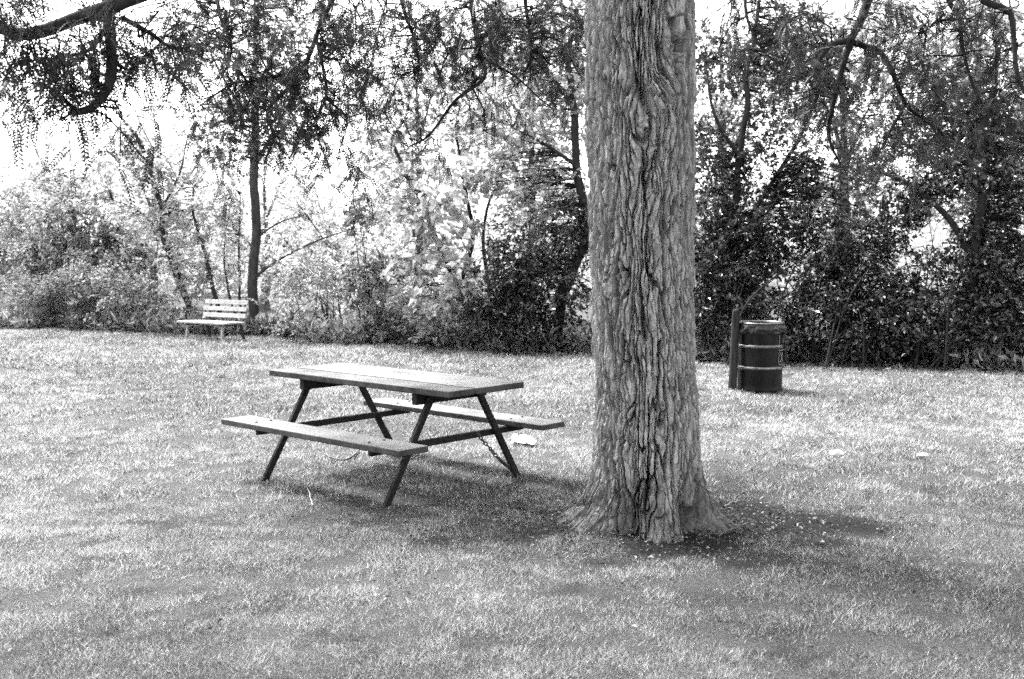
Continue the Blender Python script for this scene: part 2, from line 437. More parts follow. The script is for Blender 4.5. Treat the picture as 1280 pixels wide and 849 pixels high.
def B(px, py, rx, ry, Y, dep=None):
    k = Y / F
    return (at(px, py, Y), rx * k, (dep if dep else max(.45, rx * k * .7)), ry * k)
def bz(px, py):                       # foot of a plant in the hedge from the pixel of its base
    return ground(px, py)
def shrub_stems(base, blobs, n=7, r=.018, spread=.35):
    out = []
    for i in range(n):
        c, rx, ry, rz = blobs[rng.integers(len(blobs))]
        a = base + np.array([rng.uniform(-spread, spread), rng.uniform(-spread * .5, spread * .5), -.03])
        e = c + rng.uniform(-.7, .7, 3) * [rx, ry, rz] + [0, 0, rz * .3]
        m = (a + e) / 2 + [rng.normal(0, .12), rng.normal(0, .08), .1]
        m[:2] = m[:2] * .6 + a[:2] * .4
        rr = r * rng.uniform(.6, 1.3)
        out.append(([a, m, e], rr, rr * .25))
    return out
G_TREES = 'trees and shrubs along the edge of the lawn'
def shrub(name, label, base_px, blobs, n=7, r=.018, spread=.4, back=.5, **kw):
    b = ground(*base_px); b[1] += back
    blobs = [B(*q) for q in blobs]
    return plant(name, label, 'shrub', b, shrub_stems(b, blobs, n, r, spread), blobs, group=G_TREES, trunk_name='stems', sides=5, **kw)
def tree(name, label, base, stems, blobs, **kw):
    return plant(name, label, 'tree', base, stems, [B(*q) for q in blobs], group=G_TREES, **kw)

# ---- left third
Yl = 22.5
shrub('tall_weeds', 'feathery pale weeds massed at the far left edge of the lawn', (45, 409), [(30, 378, 60, 32, 23.4), (100, 372, 45, 36, 23)],
      n=30, r=.006, spread=1.0, leaf=.07, wid=.3, cover=2.6, mat_leaf=M_leaf_mid, mat_bark=M_twig_pale, mat_tw=M_twig_pale, back=.2)
shrub('low_shrub', 'low leafy shrub between the pale weeds and the park bench', (185, 413), [(170, 380, 45, 34, 22.3), (218, 388, 26, 28, 21.8), (140, 350, 30, 20, 22.5)],
      n=26, r=.008, spread=.8, leaf=.085, cover=2.2, mat_leaf=M_leaf_mid, mat_tw=M_twig, back=.2)
shrub('rounded_shrub', 'dark rounded shrub rising behind the pale weeds at left', (110, 405), [(95, 285, 62, 60, 24.5), (150, 320, 55, 45, 24), (60, 330, 50, 35, 24.8)],
      n=9, r=.03, leaf=.10, cover=2.3, mat_leaf=M_leaf_mid, back=1.0)
shrub('pale_shrub', 'tall sparse pale shrub at the left border under the open sky', (20, 404), [(15, 300, 40, 75, 26), (40, 230, 55, 35, 26.5), (-50, 300, 50, 110, 26)],
      n=8, r=.03, leaf=.10, cover=1.3, mat_leaf=M_leaf_pale, mat_bark=M_twig_pale, mat_tw=M_twig_pale, back=2.5)
b = ground(238, 414); b[1] += .5
tree('leaning_tree', 'slender tree leaning left, its trunk rising behind the left end of the park bench', b,
     [([b, at(222, 345, 21.9), at(205, 290, 22), at(192, 225, 22.2), at(165, 165, 22.6), at(140, 130, 22.8)], .075, .02),
      ([at(200, 262, 22), at(225, 215, 22.2), at(232, 175, 22.3)], .03, .008), ([at(205, 292, 22), at(170, 262, 22.3), at(140, 250, 22.4)], .025, .006)],
     [(180, 190, 70, 40, 22.4), (210, 250, 60, 45, 22), (150, 240, 55, 40, 22.6), (225, 320, 30, 50, 21.8)],
     leaf=.095, cover=1.05, mat_leaf=M_leaf_pale, mat_bark=M_bark_slim)
b = ground(272, 415); b[1] += .4
tree('thin_tree', 'thin forked young tree between the leaning tree and the straight one', b,
     [([b, at(268, 370, 21.6), at(258, 320, 21.7), at(246, 275, 21.8), at(240, 235, 21.9)], .05, .012),
      ([b + [.3, .1, 0], at(284, 360, 21.6), at(282, 310, 21.7), at(287, 250, 21.8)], .025, .008),
      ([b + [.45, .2, 0], at(299, 370, 21.5), at(300, 320, 21.6), at(299, 245, 21.7)], .03, .01)],
     [(255, 265, 40, 45, 21.8), (285, 235, 32, 50, 21.8), (262, 335, 40, 40, 21.9), (295, 320, 22, 40, 21.5)],
     leaf=.09, cover=.85, mat_leaf=M_leaf_pale, mat_bark=M_bark_slim)
b = ground(315, 420); b[1] += .15
tree('straight_tree', 'straight slim tree standing immediately right of the park bench', b,
     [([b, at(316, 380, b[1]), at(319, 300, b[1]), at(319, 200, b[1]), at(318, 120, b[1]), at(322, 20, b[1]), at(320, -60, b[1])], .105, .045),
      ([at(320, 345, b[1]), at(355, 322, b[1]), at(400, 300, b[1] - .2), at(435, 288, b[1] - .3)], .03, .008),
      ([at(319, 300, b[1]), at(350, 278, b[1]), at(385, 268, b[1])], .022, .006),
      ([at(319, 205, b[1]), at(345, 160, b[1]), at(370, 110, b[1])], .04, .01), ([at(318, 150, b[1]), at(285, 110, b[1]), at(262, 60, b[1])], .04, .01)],
     [(300, 90, 75, 55, 20.8), (360, 100, 60, 60, 20.6), (330, 20, 90, 50, 21), (270, 160, 45, 40, 21), (355, 175, 45, 30, 20.8)],
     leaf=.095, cover=1.3, mat_leaf=M_leaf_mid, mat_bark=M_bark_slim, sides=12)
# ---- middle
shrub('bright_shrub', 'bright ragged shrub just right of the straight slim tree', (375, 424), [(370, 385, 42, 34, 20.4), (420, 392, 36, 30, 20), (385, 340, 45, 30, 21)],
      n=22, r=.01, spread=.9, leaf=.085, cover=1.5, mat_leaf=M_leaf_pale, mat_bark=M_twig_pale, mat_tw=M_twig_pale, back=.35)
shrub('airy_shrub', 'tall airy sunlit shrub filling the gap behind the bright ragged one', (400, 418), [(390, 280, 52, 55, 23.5), (430, 330, 40, 60, 23), (350, 330, 40, 55, 24)],
      n=8, r=.025, leaf=.10, cover=1.0, mat_leaf=M_leaf_pale, mat_bark=M_twig_pale, mat_tw=M_twig_pale, back=2.5)
shrub('dim_shrub', 'dim leafy shrub with a dark heart left of the broad leaved tree', (470, 429), [(462, 285, 34, 40, 20), (470, 350, 36, 45, 19.6), (490, 400, 40, 30, 19.2)],
      n=14, r=.016, spread=.6, leaf=.09, cover=2.2, mat_leaf=M_leaf_mid, back=.5)
b = ground(598, 437); b[1] += .35
tree('vine_clad_tree', 'leaning tree covered in broad pale vine leaves in the middle of the treeline', b,
     [([b, at(578, 370, 18.5), at(548, 300, 18.7), at(512, 225, 19), at(480, 160, 19.4)], .075, .02),
      ([at(575, 362, 18.5), at(592, 290, 18.7), at(575, 200, 19), at(560, 120, 19.3)], .045, .012),
      ([b + [.2, .3, 0], at(612, 360, 18.6), at(606, 290, 18.8), at(630, 200, 19.2)], .05, .012)],
     [(555, 235, 55, 70, 18.3), (520, 300, 42, 70, 18.3), (600, 180, 60, 60, 19), (490, 215, 45, 60, 19), (530, 375, 50, 45, 18.1), (565, 330, 35, 60, 18)],
     leaf=.155, wid=.85, cover=1.35, mat_leaf=M_leaf_vine, mat_bark=M_bark_dark, K=9, droop=.5)
shrub('stemmy_shrub', 'shrub of many thin bare stems at the foot of the vine clad tree', (555, 434), [(545, 395, 60, 38, 18.2), (500, 400, 40, 30, 18.8), (610, 390, 40, 40, 17.9)],
      n=34, r=.010, spread=1.0, leaf=.08, cover=1.2, mat_leaf=M_leaf_mid, back=.25)
b = ground(690, 441); b[1] += .3
tree('curved_tree', 'dark curved trunk tree close behind the left side of the big trunk', b,
     [([b, at(700, 385, 17.7), at(720, 335, 17.7), at(734, 285, 17.8), at(722, 200, 18), at(712, 100, 18.3), at(716, 20, 18.5)], .11, .035),
      ([at(726, 320, 17.7), at(745, 280, 17.8), at(760, 210, 18)], .06, .02), ([at(714, 130, 18.2), at(680, 80, 18.3), at(650, 30, 18.5)], .04, .01),
      ([at(722, 210, 18), at(680, 180, 18), at(640, 160, 18)], .035, .01)],
     [(690, 130, 60, 60, 18.4), (650, 220, 50, 60, 18.2), (700, 250, 45, 50, 18), (720, 60, 70, 60, 18.8), (640, 100, 50, 50, 18.8), (610, 40, 60, 45, 19), (690, 20, 60, 40, 19)],
     leaf=.10, cover=1.05, mat_leaf=M_leaf_pale, mat_bark=M_bark_dark, sides=10)
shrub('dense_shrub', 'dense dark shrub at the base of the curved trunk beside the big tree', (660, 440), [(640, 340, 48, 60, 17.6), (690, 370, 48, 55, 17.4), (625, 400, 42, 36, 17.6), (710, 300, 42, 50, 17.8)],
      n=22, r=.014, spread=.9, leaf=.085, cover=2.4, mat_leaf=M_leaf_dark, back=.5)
# ---- right, nearer and darker
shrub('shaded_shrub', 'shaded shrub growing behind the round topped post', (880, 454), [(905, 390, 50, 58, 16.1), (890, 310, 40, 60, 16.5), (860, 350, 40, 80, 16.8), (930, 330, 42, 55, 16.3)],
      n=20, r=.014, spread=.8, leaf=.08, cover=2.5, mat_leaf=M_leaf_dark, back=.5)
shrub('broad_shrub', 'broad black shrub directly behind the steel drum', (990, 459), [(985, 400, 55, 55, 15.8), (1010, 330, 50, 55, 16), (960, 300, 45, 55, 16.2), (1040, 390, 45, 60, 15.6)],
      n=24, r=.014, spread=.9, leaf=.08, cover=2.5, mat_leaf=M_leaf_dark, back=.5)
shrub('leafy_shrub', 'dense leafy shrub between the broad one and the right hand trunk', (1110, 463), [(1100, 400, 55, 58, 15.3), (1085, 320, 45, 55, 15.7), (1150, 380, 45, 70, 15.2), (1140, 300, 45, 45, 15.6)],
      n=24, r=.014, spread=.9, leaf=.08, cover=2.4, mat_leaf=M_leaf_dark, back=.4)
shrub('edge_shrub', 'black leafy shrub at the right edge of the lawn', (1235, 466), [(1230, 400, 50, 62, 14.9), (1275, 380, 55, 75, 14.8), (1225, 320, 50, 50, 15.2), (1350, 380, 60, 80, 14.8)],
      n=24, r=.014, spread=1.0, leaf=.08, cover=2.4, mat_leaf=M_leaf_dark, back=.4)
b = ground(1212, 466); b[1] += .5
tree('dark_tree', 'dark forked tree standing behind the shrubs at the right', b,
     [([b, at(1212, 400, b[1]), at(1216, 320, b[1]), at(1228, 250, b[1]), at(1230, 170, b[1] + .2), at(1250, 60, b[1] + .4)], .085, .03),
      ([at(1216, 320, b[1]), at(1185, 270, b[1] + .1), at(1140, 232, b[1] + .2), at(1100, 215, b[1] + .3)], .05, .015),
      ([at(1229, 240, b[1]), at(1200, 180, b[1] + .2), at(1170, 110, b[1] + .4)], .045, .012)],
     [(1200, 230, 70, 55, 15.3), (1130, 215, 55, 50, 15.6), (1250, 160, 65, 65, 15.5), (1180, 130, 60, 60, 15.8), (1270, 270, 50, 55, 15.2)],
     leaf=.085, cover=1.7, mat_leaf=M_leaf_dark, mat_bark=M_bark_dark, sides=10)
b = ground(925, 456); b[1] += 1.0
tree('slanting_tree', 'shadowy many branched tree rising above the post and drum', b,
     [([b, at(930, 380, b[1]), at(912, 300, b[1]), at(925, 200, b[1] + .2), at(935, 90, b[1] + .4), at(950, 0, b[1] + .6)], .075, .025),
      ([at(914, 310, b[1]), at(960, 240, b[1] + .1), at(1000, 170, b[1] + .2), at(1030, 100, b[1] + .3)], .045, .012),
      ([at(925, 200, b[1] + .2), at(890, 140, b[1] + .3), at(880, 80, b[1] + .5)], .035, .01)],
     [(960, 220, 65, 60, 16.6), (1030, 240, 60, 55, 16.4), (900, 190, 50, 65, 17), (985, 130, 60, 50, 17), (915, 70, 55, 50, 17.5), (990, 50, 60, 45, 17.5)],
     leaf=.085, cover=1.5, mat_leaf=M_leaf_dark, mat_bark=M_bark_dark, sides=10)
# ---- second rank, beyond the edge
def far_tree(label, px, Y, blobs, lean=0, **kw):
    b = np.array([at(px, 400, Y)[0], Y, 0.]); top = at(px + lean, min(q[1] for q in blobs), Y)
    stems = [([b, (b * .6 + top * .4) + [.1, 0, 0], top], .14, .03)]
    for q in blobs:
        c = at(q[0], q[1], q[4]); s = b + (top - b) * min(.8, max(.25, (c[2] - .8) / max(top[2], .1) * .8))
        stems.append(([s, (s + c) / 2 + [0, 0, .15], c], .05, .012))
    return tree('background_tree', label, b, stems, blobs, **kw)
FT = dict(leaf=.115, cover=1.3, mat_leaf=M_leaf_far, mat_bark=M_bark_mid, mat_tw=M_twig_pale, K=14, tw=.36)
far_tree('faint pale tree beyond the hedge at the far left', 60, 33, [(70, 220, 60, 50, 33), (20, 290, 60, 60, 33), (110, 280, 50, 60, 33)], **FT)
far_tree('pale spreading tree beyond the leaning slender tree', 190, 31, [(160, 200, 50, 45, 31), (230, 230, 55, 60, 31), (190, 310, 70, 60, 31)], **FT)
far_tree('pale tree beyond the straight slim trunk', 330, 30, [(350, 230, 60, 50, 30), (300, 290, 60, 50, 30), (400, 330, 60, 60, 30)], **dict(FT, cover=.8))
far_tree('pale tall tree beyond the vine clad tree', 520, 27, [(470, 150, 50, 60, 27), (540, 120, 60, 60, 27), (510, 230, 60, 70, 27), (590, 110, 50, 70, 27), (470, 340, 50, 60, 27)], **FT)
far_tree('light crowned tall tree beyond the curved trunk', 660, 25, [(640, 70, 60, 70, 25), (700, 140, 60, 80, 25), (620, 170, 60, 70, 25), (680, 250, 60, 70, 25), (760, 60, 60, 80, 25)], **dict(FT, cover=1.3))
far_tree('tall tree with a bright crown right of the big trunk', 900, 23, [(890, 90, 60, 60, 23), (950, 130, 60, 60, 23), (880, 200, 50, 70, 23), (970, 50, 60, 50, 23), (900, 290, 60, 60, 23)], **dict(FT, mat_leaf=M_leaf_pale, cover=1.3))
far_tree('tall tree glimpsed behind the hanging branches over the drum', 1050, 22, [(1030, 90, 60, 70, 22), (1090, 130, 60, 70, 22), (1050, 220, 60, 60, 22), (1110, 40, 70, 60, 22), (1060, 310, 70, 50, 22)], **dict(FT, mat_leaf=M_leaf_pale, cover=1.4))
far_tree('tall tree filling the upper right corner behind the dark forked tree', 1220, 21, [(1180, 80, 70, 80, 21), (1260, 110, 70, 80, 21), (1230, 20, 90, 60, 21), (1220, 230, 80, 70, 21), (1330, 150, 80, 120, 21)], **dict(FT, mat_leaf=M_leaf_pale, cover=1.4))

def make_wood():
    lv = MB(); n = 52000
    y = rng.uniform(38, 52, n); x = rng.uniform(-.62, .62, n) * y
    top = 4.6 + 2.2 * fbm(x * .12, y * .12, seed=61, o=3)
    z = top * rng.random(n) ** .8
    p = np.stack([x, y, z], -1)
    hole = vnoise(x / 1.3, y / 1.3, z / 1.1, seed=63); p = p[hole > -.3]; n = len(p)
    V, Fc = leaf_quads(p, rand_dir(n) + [0, 0, -.3], rand_dir(n) * .7 + [0, 0, .8], .34 * rng.uniform(.5, 1.3, n), .6)
    lv.add(V, Fc, np.repeat(np.clip(.5 + .3 * hole[hole > -.3] + rng.normal(0, .2, n), 0, 1), 4))
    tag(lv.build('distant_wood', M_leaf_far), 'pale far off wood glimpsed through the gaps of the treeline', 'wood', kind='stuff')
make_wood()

# ---- undergrowth and litter at the foot of the hedge
def make_undergrowth():
    n = 30000
    x = rng.uniform(-13, 9.5, n); y = treeline_y(x) - .05 + .45 * fbm(x * .9, x * 0 + 3, seed=77, o=3) + np.abs(rng.normal(0, .5, n))
    z = gz(x, y)
    h = rng.uniform(.05, .42, n) * (.5 + .5 * rng.random(n))
    hh = h
    d = nrm(np.stack([rng.normal(0, .5, n), rng.normal(0, .5, n), np.ones(n)], -1))
    V, Fc = leaf_quads(np.stack([x, y, z - .01], -1) + d * (hh * rng.random(n))[:, None], nrm(d + rng.normal(0, .7, (n, 3))), rand_dir(n) + [0, 0, .4], hh * .5 + .04, .32)
    tone = np.clip(rng.normal(.45, .25, n), 0, 1)
    mb = MB(); mb.add(V, Fc, np.repeat(tone, 4))
    tag(mb.build('undergrowth', M_leaf_mid), 'low ragged undergrowth along the foot of the treeline', 'undergrowth', kind='stuff')
make_undergrowth()
def make_litter():
    mb = MB(); P = []; SZ = []
    n = 1500                                   # under the hedge edge
    x = rng.uniform(-12, 9, n); y = treeline_y(x) + rng.normal(-.1, .35, n); P.append(np.stack([x, y], -1)); SZ.append(rng.uniform(.03, .09, n))
    n = 2600                                   # round the trunk
    a = rng.uniform(0, 2 * pi, n); r = .35 + np.abs(rng.normal(0, .46, n)); P.append(np.stack([TREE[0] + .05 + r * 1.25 * np.cos(a), TREE[1] + r * .8 * np.sin(a)], -1)); SZ.append(rng.uniform(.008, .034, n))
    n = 2600                                   # scattered
    y = 3 + 18 * rng.random(n) ** .8; x = rng.uniform(-.55, .55, n) * y; P.append(np.stack([x, y], -1)); SZ.append(rng.uniform(.008, .032, n))
    p = np.concatenate(P); s = np.concatenate(SZ); n = len(p)
    z = gz(p[:, 0], p[:, 1]) + rng.uniform(.006, .03, n)
    d = rng.normal(size=(n, 3)) * [1, 1, .25]; nn = np.array([0, 0, 1.]) + rng.normal(0, .4, (n, 3))
    V, Fc = leaf_quads(np.stack([p[:, 0], p[:, 1], z], -1), d, nn, s, .6)
    mb.add(V, Fc, np.repeat(np.clip(rng.beta(.7, 3.4, n), 0, 1), 4))
    tag(mb.build('fallen_leaves', M_litter), 'small dry fallen leaves scattered over the lawn and round the trunk', 'leaves', kind='stuff')
make_litter()

# ------------------------------------------------------------------ the big tree
def trunk_prof(z):
    cx = np.interp(z, [0, .3, .74, 1.2, 1.66, 2.3, 3.0, 4.6], [.785, .783, .778, .760, .745, .735, .735, .74])
    r = np.interp(z, [0, .1, .25, .45, .8, 1.66, 2.3, 2.7, 3.2, 4.0, 4.7], [.335, .318, .302, .292, .287, .281, .283, .284, .28, .29, .31])
    return cx, r
def make_big_tree():
    root = empty('big_tree', TREE, 'large tree with a thick deeply furrowed trunk and drooping feathery branches', 'tree')
    nth, nz = 600, 1060
    th = np.linspace(0, 2 * pi, nth, endpoint=False)
    zz = np.concatenate([np.linspace(-.06, 3.5, nz - 40), np.linspace(3.52, 4.75, 40)])
    T, Z = np.meshgrid(th, zz)
    cx, r = trunk_prof(Z)
    # roots: angle (camera side is -pi/2), reach, height, sharpness
    for a, A, hh, p in ((pi * 1.0, .21, .10, 6), (-pi / 2 + .12, .22, .12, 16), (-.22, .21, .11, 7), (-pi * .80, .12, .10, 9),
                        (pi * .35, .2, .12, 6), (pi * .72, .2, .12, 6)):
        w = np.maximum(0, np.cos(T - a)) ** p
        r = r + A * w * np.exp(-np.maximum(Z, -.02) / hh)
    # hollows between the roots
    for a, A, z0, aw, zw in ((-pi / 2 - .36, .13, .08, .20, .13), (-pi / 2 + .66, .12, .10, .15, .14), (-pi * .93, .05, .08, .15, .1)):
        r = r - A * np.exp(-((T - (a % (2 * pi))) / aw) ** 2 - ((Z - z0) / zw) ** 2)
    R0 = .29
    u = T * R0; U = 2 * pi * R0
    # swirl of bark round an old branch scar, on the camera side
    ku, kz = (1.5 * pi - .08) * R0, 2.46
    du, dz = u - ku, Z - kz
    g = np.exp(-(du / .11) ** 2 - (dz / .26) ** 2)
    lean = np.exp(-((dz - .1) / .45) ** 2) * sstep(-.08, .12, du) * np.exp(-((du - .08) / .16) ** 2)
    ws = u + .05 * g * np.sin(dz * 9) * np.sign(du) * (1 - np.exp(-(du / .05) ** 2)) + lean * dz * .42
    wz = Z + .06 * g * np.cos(du * 14)
    # domain warp so that no crack runs straight
    c3 = lambda k: (np.cos(T) * k, np.sin(T) * k)
    def n3(k, kz_, seed, o=3): a, b = c3(k); return fbm(a, b, Z * kz_, seed=seed, o=o)
    ws = ws + .012 * n3(2.2, 3.2, 50) + .006 * n3(6, 14, 55)
    wz = wz + .05 * n3(3, 2.5, 60)
    n1 = 30; w1 = U / n1
    f1, f2, h1, o1 = worley(ws / w1, wz / .34, n1, 70)
    e1 = f2 - f1
    n2 = 66; w2 = U / n2
    g1, g2, h2, o2 = worley(ws / w2 + .3 * h1, wz / .13, n2, 80)
    e2 = g2 - g1
    mask = np.clip(.75 + .6 * n3(1.8, 1.6, 90), .2, 1.25)
    ridge = sstep(0, .22, e1)
    Tw = ws / R0                                           # warped angle: cracks follow the swirl
    def nw(k, kz_, seed, o=2): return fbm(np.cos(Tw) * k, np.sin(Tw) * k, wz * kz_, seed=seed, o=o)
    def furrow(n, slant, wob, zf, seed, w0, w1):
        """n furrows round the trunk, wandering and slightly slanted; two such families interlace into lens-shaped plates"""
        ph = n * Tw / (2 * pi) + slant * wz + wob * nw(2.4, zf, seed, 3) + .18 * nw(9, zf * 6, seed + 7, 2)
        fr = np.abs(ph - np.floor(ph) - .5)
        return 1 - sstep(w0, w1, fr)
    m1 = np.clip(.75 + 1.4 * nw(5, 2.6, 121, 3), .22, 1.2); m2 = np.clip(.72 + 1.4 * nw(5, 2.6, 131, 3), .18, 1.2); m3 = np.clip(.55 + 1.6 * nw(9, 5, 138, 3), 0, 1.2)
    kA = furrow(22, 1.2, 1.5, .9, 205, .048, .092) * m1
    kB = furrow(26, -1.5, 1.5, .9, 227, .052, .098) * m2
    kC = furrow(60, .8, 2.2, 1.6, 241, .08, .17) * m3
    k2 = (1 - sstep(.03, .15, np.abs(nw(12., 6.5, 117)))) * np.clip(.5 + 1.3 * n3(4, 3.5, 161), 0, 1.1)
    disp = -.082 * np.maximum(kA, kB) - .010 * kA * kB - .022 * kC - .012 * k2 - .016 * (1 - sstep(.03, .16, e2)) * np.clip(.4 + 1.5 * n3(5, 6, 165), 0, 1) + .006 * nw(18, 26, 166, 2) + .014
    disp += .012 * (ridge - .8) * mask + .009 * (h1 - .5) - .011 * o1 * ridge
    disp += (.005 * (sstep(0, .3, e2) - .7) + .007 * (h2 - .5) - .007 * o2) * np.clip(.7 + .6 * n3(3, 3, 92), .2, 1.2)
    disp += .004 * n3(20, 14, 95, 4) + .003 * fbm(T * 60, Z * 60, seed=97, o=3) * .5
    # scar: a pocket with a raised lip
    dg = du + dz * .42                                     # distance from the slanting slit
    disp += -.12 * np.exp(-((dg + .012) / .034) ** 2 - (dz / .12) ** 2) + .050 * np.exp(-((dg - .062) / .034) ** 2 - ((dz - .0) / .19) ** 2) \
            + .016 * np.exp(-((dg + .085) / .04) ** 2 - ((dz - .02) / .16) ** 2)
    disp += .010 * np.sin(dg * 130 + 3 * n3(3, 4, 151)) * np.exp(-((du - .13) / .10) ** 2 - ((dz - .03) / .26) ** 2)
    disp += .018 * n3(1.2, 1.0, 99, 2)
    base_w = np.exp(-np.maximum(Z, 0) / .16)
    r = r + base_w * (.05 * n3(2.6, 4, 141, 3) + .012 * n3(9, 14, 145, 3))
    r = r + disp * np.clip(.75 + Z / .5, .8, 1)
    X = cx + r * np.cos(T); Y = TREE[1] + r * np.sin(T)
    i = np.arange(nth * nz).reshape(nz, nth)
    A, Bq = i[:-1], i[1:]
    f = np.stack([A, np.roll(A, -1, 1), np.roll(Bq, -1, 1), Bq], -1).reshape(-1, 4)
    st = 1 - sstep(.10, .42, Z + .16 * n3(3.2, 3, 171, 4) + .05 * n3(14, 14, 175, 2))      # soil splashed up the foot
    st = np.maximum(st * .9, .55 * sstep(.25, .9, n3(1.6, .9, 181, 4)))                      # weather stains higher up
    mb = MB(); mb.add(np.stack([X, Y, Z], -1).reshape(-1, 3), f, st.ravel())
    bt = M_bark.node_tree; bs = next(n for n in bt.nodes if n.type == 'BSDF_PRINCIPLED'); src = bs.inputs['Base Color'].links[0].from_socket
    an = bt.nodes.new('ShaderNodeAttribute'); an.attribute_name = 'tone'
    mr = bt.nodes.new('ShaderNodeMapRange'); mr.inputs['To Min'].default_value = 1.08; mr.inputs['To Max'].default_value = .38
    mm = bt.nodes.new('ShaderNodeMath'); mm.operation = 'MULTIPLY'
    bt.links.new(an.outputs['Fac'], mr.inputs['Value']); bt.links.new(src, mm.inputs[0]); bt.links.new(mr.outputs[0], mm.inputs[1]); bt.links.new(mm.outputs[0], bs.inputs['Base Color'])
    mb.build('trunk', M_bark, root, smooth=False)
    # ---- limbs
    limbs = []
    def limb(pts, d0, d1, n=None):
        P = smooth_path(pts, n or max(12, 8 * len(pts)))
        P = P + np.stack([vnoise(P[:, 0] * 3, P[:, 2] * 3, P[:, 1] * 3, seed=s) for s in (1, 2, 3)], -1) * .025
        R = np.linspace(d0 / 2, d1 / 2, len(P)) * (1.0 if d0 > .09 else 1.35) * (1 + .1 * vnoise(P[:, 0] * 9, P[:, 1] * 9, P[:, 2] * 9, seed=5))
        limbs.append((P, R)); return P
    top = np.array([.74, 6.35, 4.6])
    A_ = at(300, -190, 5.4); Bm = np.array([-2.6, 8.2, 5.2]); C_ = np.array([3.6, 7.8, 5.3]); D_ = np.array([1.0, 9.5, 6.4]); E_ = np.array([2.6, 3.6, 5.8])
    limb([top + [-.1, -.1, -.3], (top + A_) / 2 + [0, 0, .35], A_, at(215, -40, 5.0), at(150, 2, 4.8), at(95, 22, 4.75), at(35, 42, 4.7), at(-10, 30, 4.65), at(-90, 5, 4.6)], .091, .038, 60)
    limb([top + [-.1, .1, -.2], (top + Bm) / 2 + [0, 0, .3], Bm, Bm + [-2, .8, -.3]], .20, .08)
    limb([top + [.1, .1, -.2], (top + C_) / 2 + [0, 0, .4], C_, C_ + [2, .5, -.1]], .20, .07)
    limb([top, (top + D_) / 2 + [0, 0, .3], D_, D_ + [.5, 2, .6]], .22, .06)
    limb([top + [.1, -.1, -.1], (top + E_) / 2 + [0, 0, .4], E_, E_ + [.8, -1.5, .1]], .2, .06)
    limb([top, top + [-.2, -.1, 1.6], top + [-.5, .1, 3.4]], .24, .07)
    limb([top + [-.1, -.1, 0], np.array([-1.6, 4.6, 5.9]), np.array([-3.4, 3.4, 6.1])], .2, .06)
    limb([top + [-.1, 0, .1], np.array([-2.0, 6.3, 6.2]), np.array([-4.6, 6.4, 6.4])], .2, .06)
    # near droopers, top left
    limb([at(150, -60, 4.9), at(133, 0, 4.8), at(134, 50, 4.75), at(130, 95, 4.7), at(112, 128, 4.68), at(88, 138, 4.66)], .045, .022)
    limb([at(132, 30, 4.78), at(105, 60, 4.7), at(60, 72, 4.6), at(15, 78, 4.5)], .016, .006)
    limb([at(134, 70, 4.75), at(160, 84, 4.85), at(192, 60, 4.95)], .014, .005)
    limb([at(150, 22, 4.8), at(185, 40, 4.9), at(215, 58, 5.0), at(250, 52, 5.1)], .018, .006)
    limb([at(90, 132, 4.66), at(60, 110, 4.6), at(20, 100, 4.5)], .014, .004)
    # middle left
    limb([Bm + [0, -.3, 0], at(440, -80, 7.9), at(412, 0, 7.6), at(376, 86, 7.4), at(338, 137, 7.3), at(345, 170, 7.3), at(330, 205, 7.3)], .034, .008)
    limb([at(376, 86, 7.4), at(330, 100, 7.5), at(285, 110, 7.6), at(240, 140, 7.7)], .02, .005)
    limb([at(395, 40, 7.5), at(405, 110, 7.3), at(395, 160, 7.2), at(415, 215, 7.2)], .02, .005)
    limb([at(405, 120, 7.3), at(430, 150, 7.3), at(420, 200, 7.3)], .014, .004)
    limb([at(300, -90, 8), at(270, 0, 7.9), at(290, 60, 7.8), at(270, 110, 7.8)], .03, .006)
    # middle
    limb([Bm + [1, -.2, .2], at(480, -90, 8.4), at(506, 10, 8.3), at(518, 50, 8.3), at(522, 85, 8.3)], .035, .008)
    limb([Bm + [1.6, .2, .2], at(585, -110, 8.8), at(592, 0, 8.7), at(600, 62, 8.6), at(607, 98, 8.6), at(568, 128, 8.5), at(537, 170, 8.5), at(512, 185, 8.5)], .04, .008)
    limb([at(607, 98, 8.6), at(590, 108, 8.55), at(604, 140, 8.5), at(605, 163, 8.5)], .016, .006)
    limb([at(600, 62, 8.6), at(560, 70, 8.7), at(545, 110, 8.7)], .014, .004)
    limb([at(655, -100, 9.2), at(656, 0, 9), at(662, 50, 9), at(660, 80, 9), at(640, 100, 9)], .03, .006)
    limb([at(607, 75, 8.6), at(650, 100, 8.8), at(690, 140, 9)], .016, .005)
    # right
    limb([C_ + [-.5, -.3, 0], at(1110, -110, 7.6), at(1083, 0, 7.4), at(1063, 50, 7.3), at(1048, 107, 7.25), at(1036, 164, 7.2), at(1050, 205, 7.2)], .062, .008)
    limb([at(1064, 48, 7.3), at(1035, 60, 7.2), at(1012, 100, 7.1)], .035, .012)
    limb([at(1064, 50, 7.3), at(1104, 68, 7.4), at(1132, 130, 7.5), at(1175, 164, 7.6), at(1190, 195, 7.6)], .03, .010)
    limb([at(1133, 132, 7.5), at(1112, 165, 7.4), at(1093, 195, 7.4)], .018, .006)
    limb([C_ + [.6, -.3, 0], at(1205, -60, 7.0), at(1200, 28, 6.9), at(1212, 102, 6.8), at(1257, 172, 6.8)], .035, .007)
    limb([C_ + [1.2, -.6, .1], at(1255, -60, 6.6), at(1266, 20, 6.5), at(1275, 100, 6.4), at(1300, 160, 6.4)], .04, .01)
    limb([at(1200, 20, 6.9), at(1160, 30, 7.0), at(1150, 90, 7.1)], .016, .005)
    limb([C_ + [-1.4, -.2, 0], at(960, -80, 8.2), at(935, 0, 8.0), at(955, 60, 7.9), at(1000, 90, 7.8)], .03, .006)
    mbl = MB()
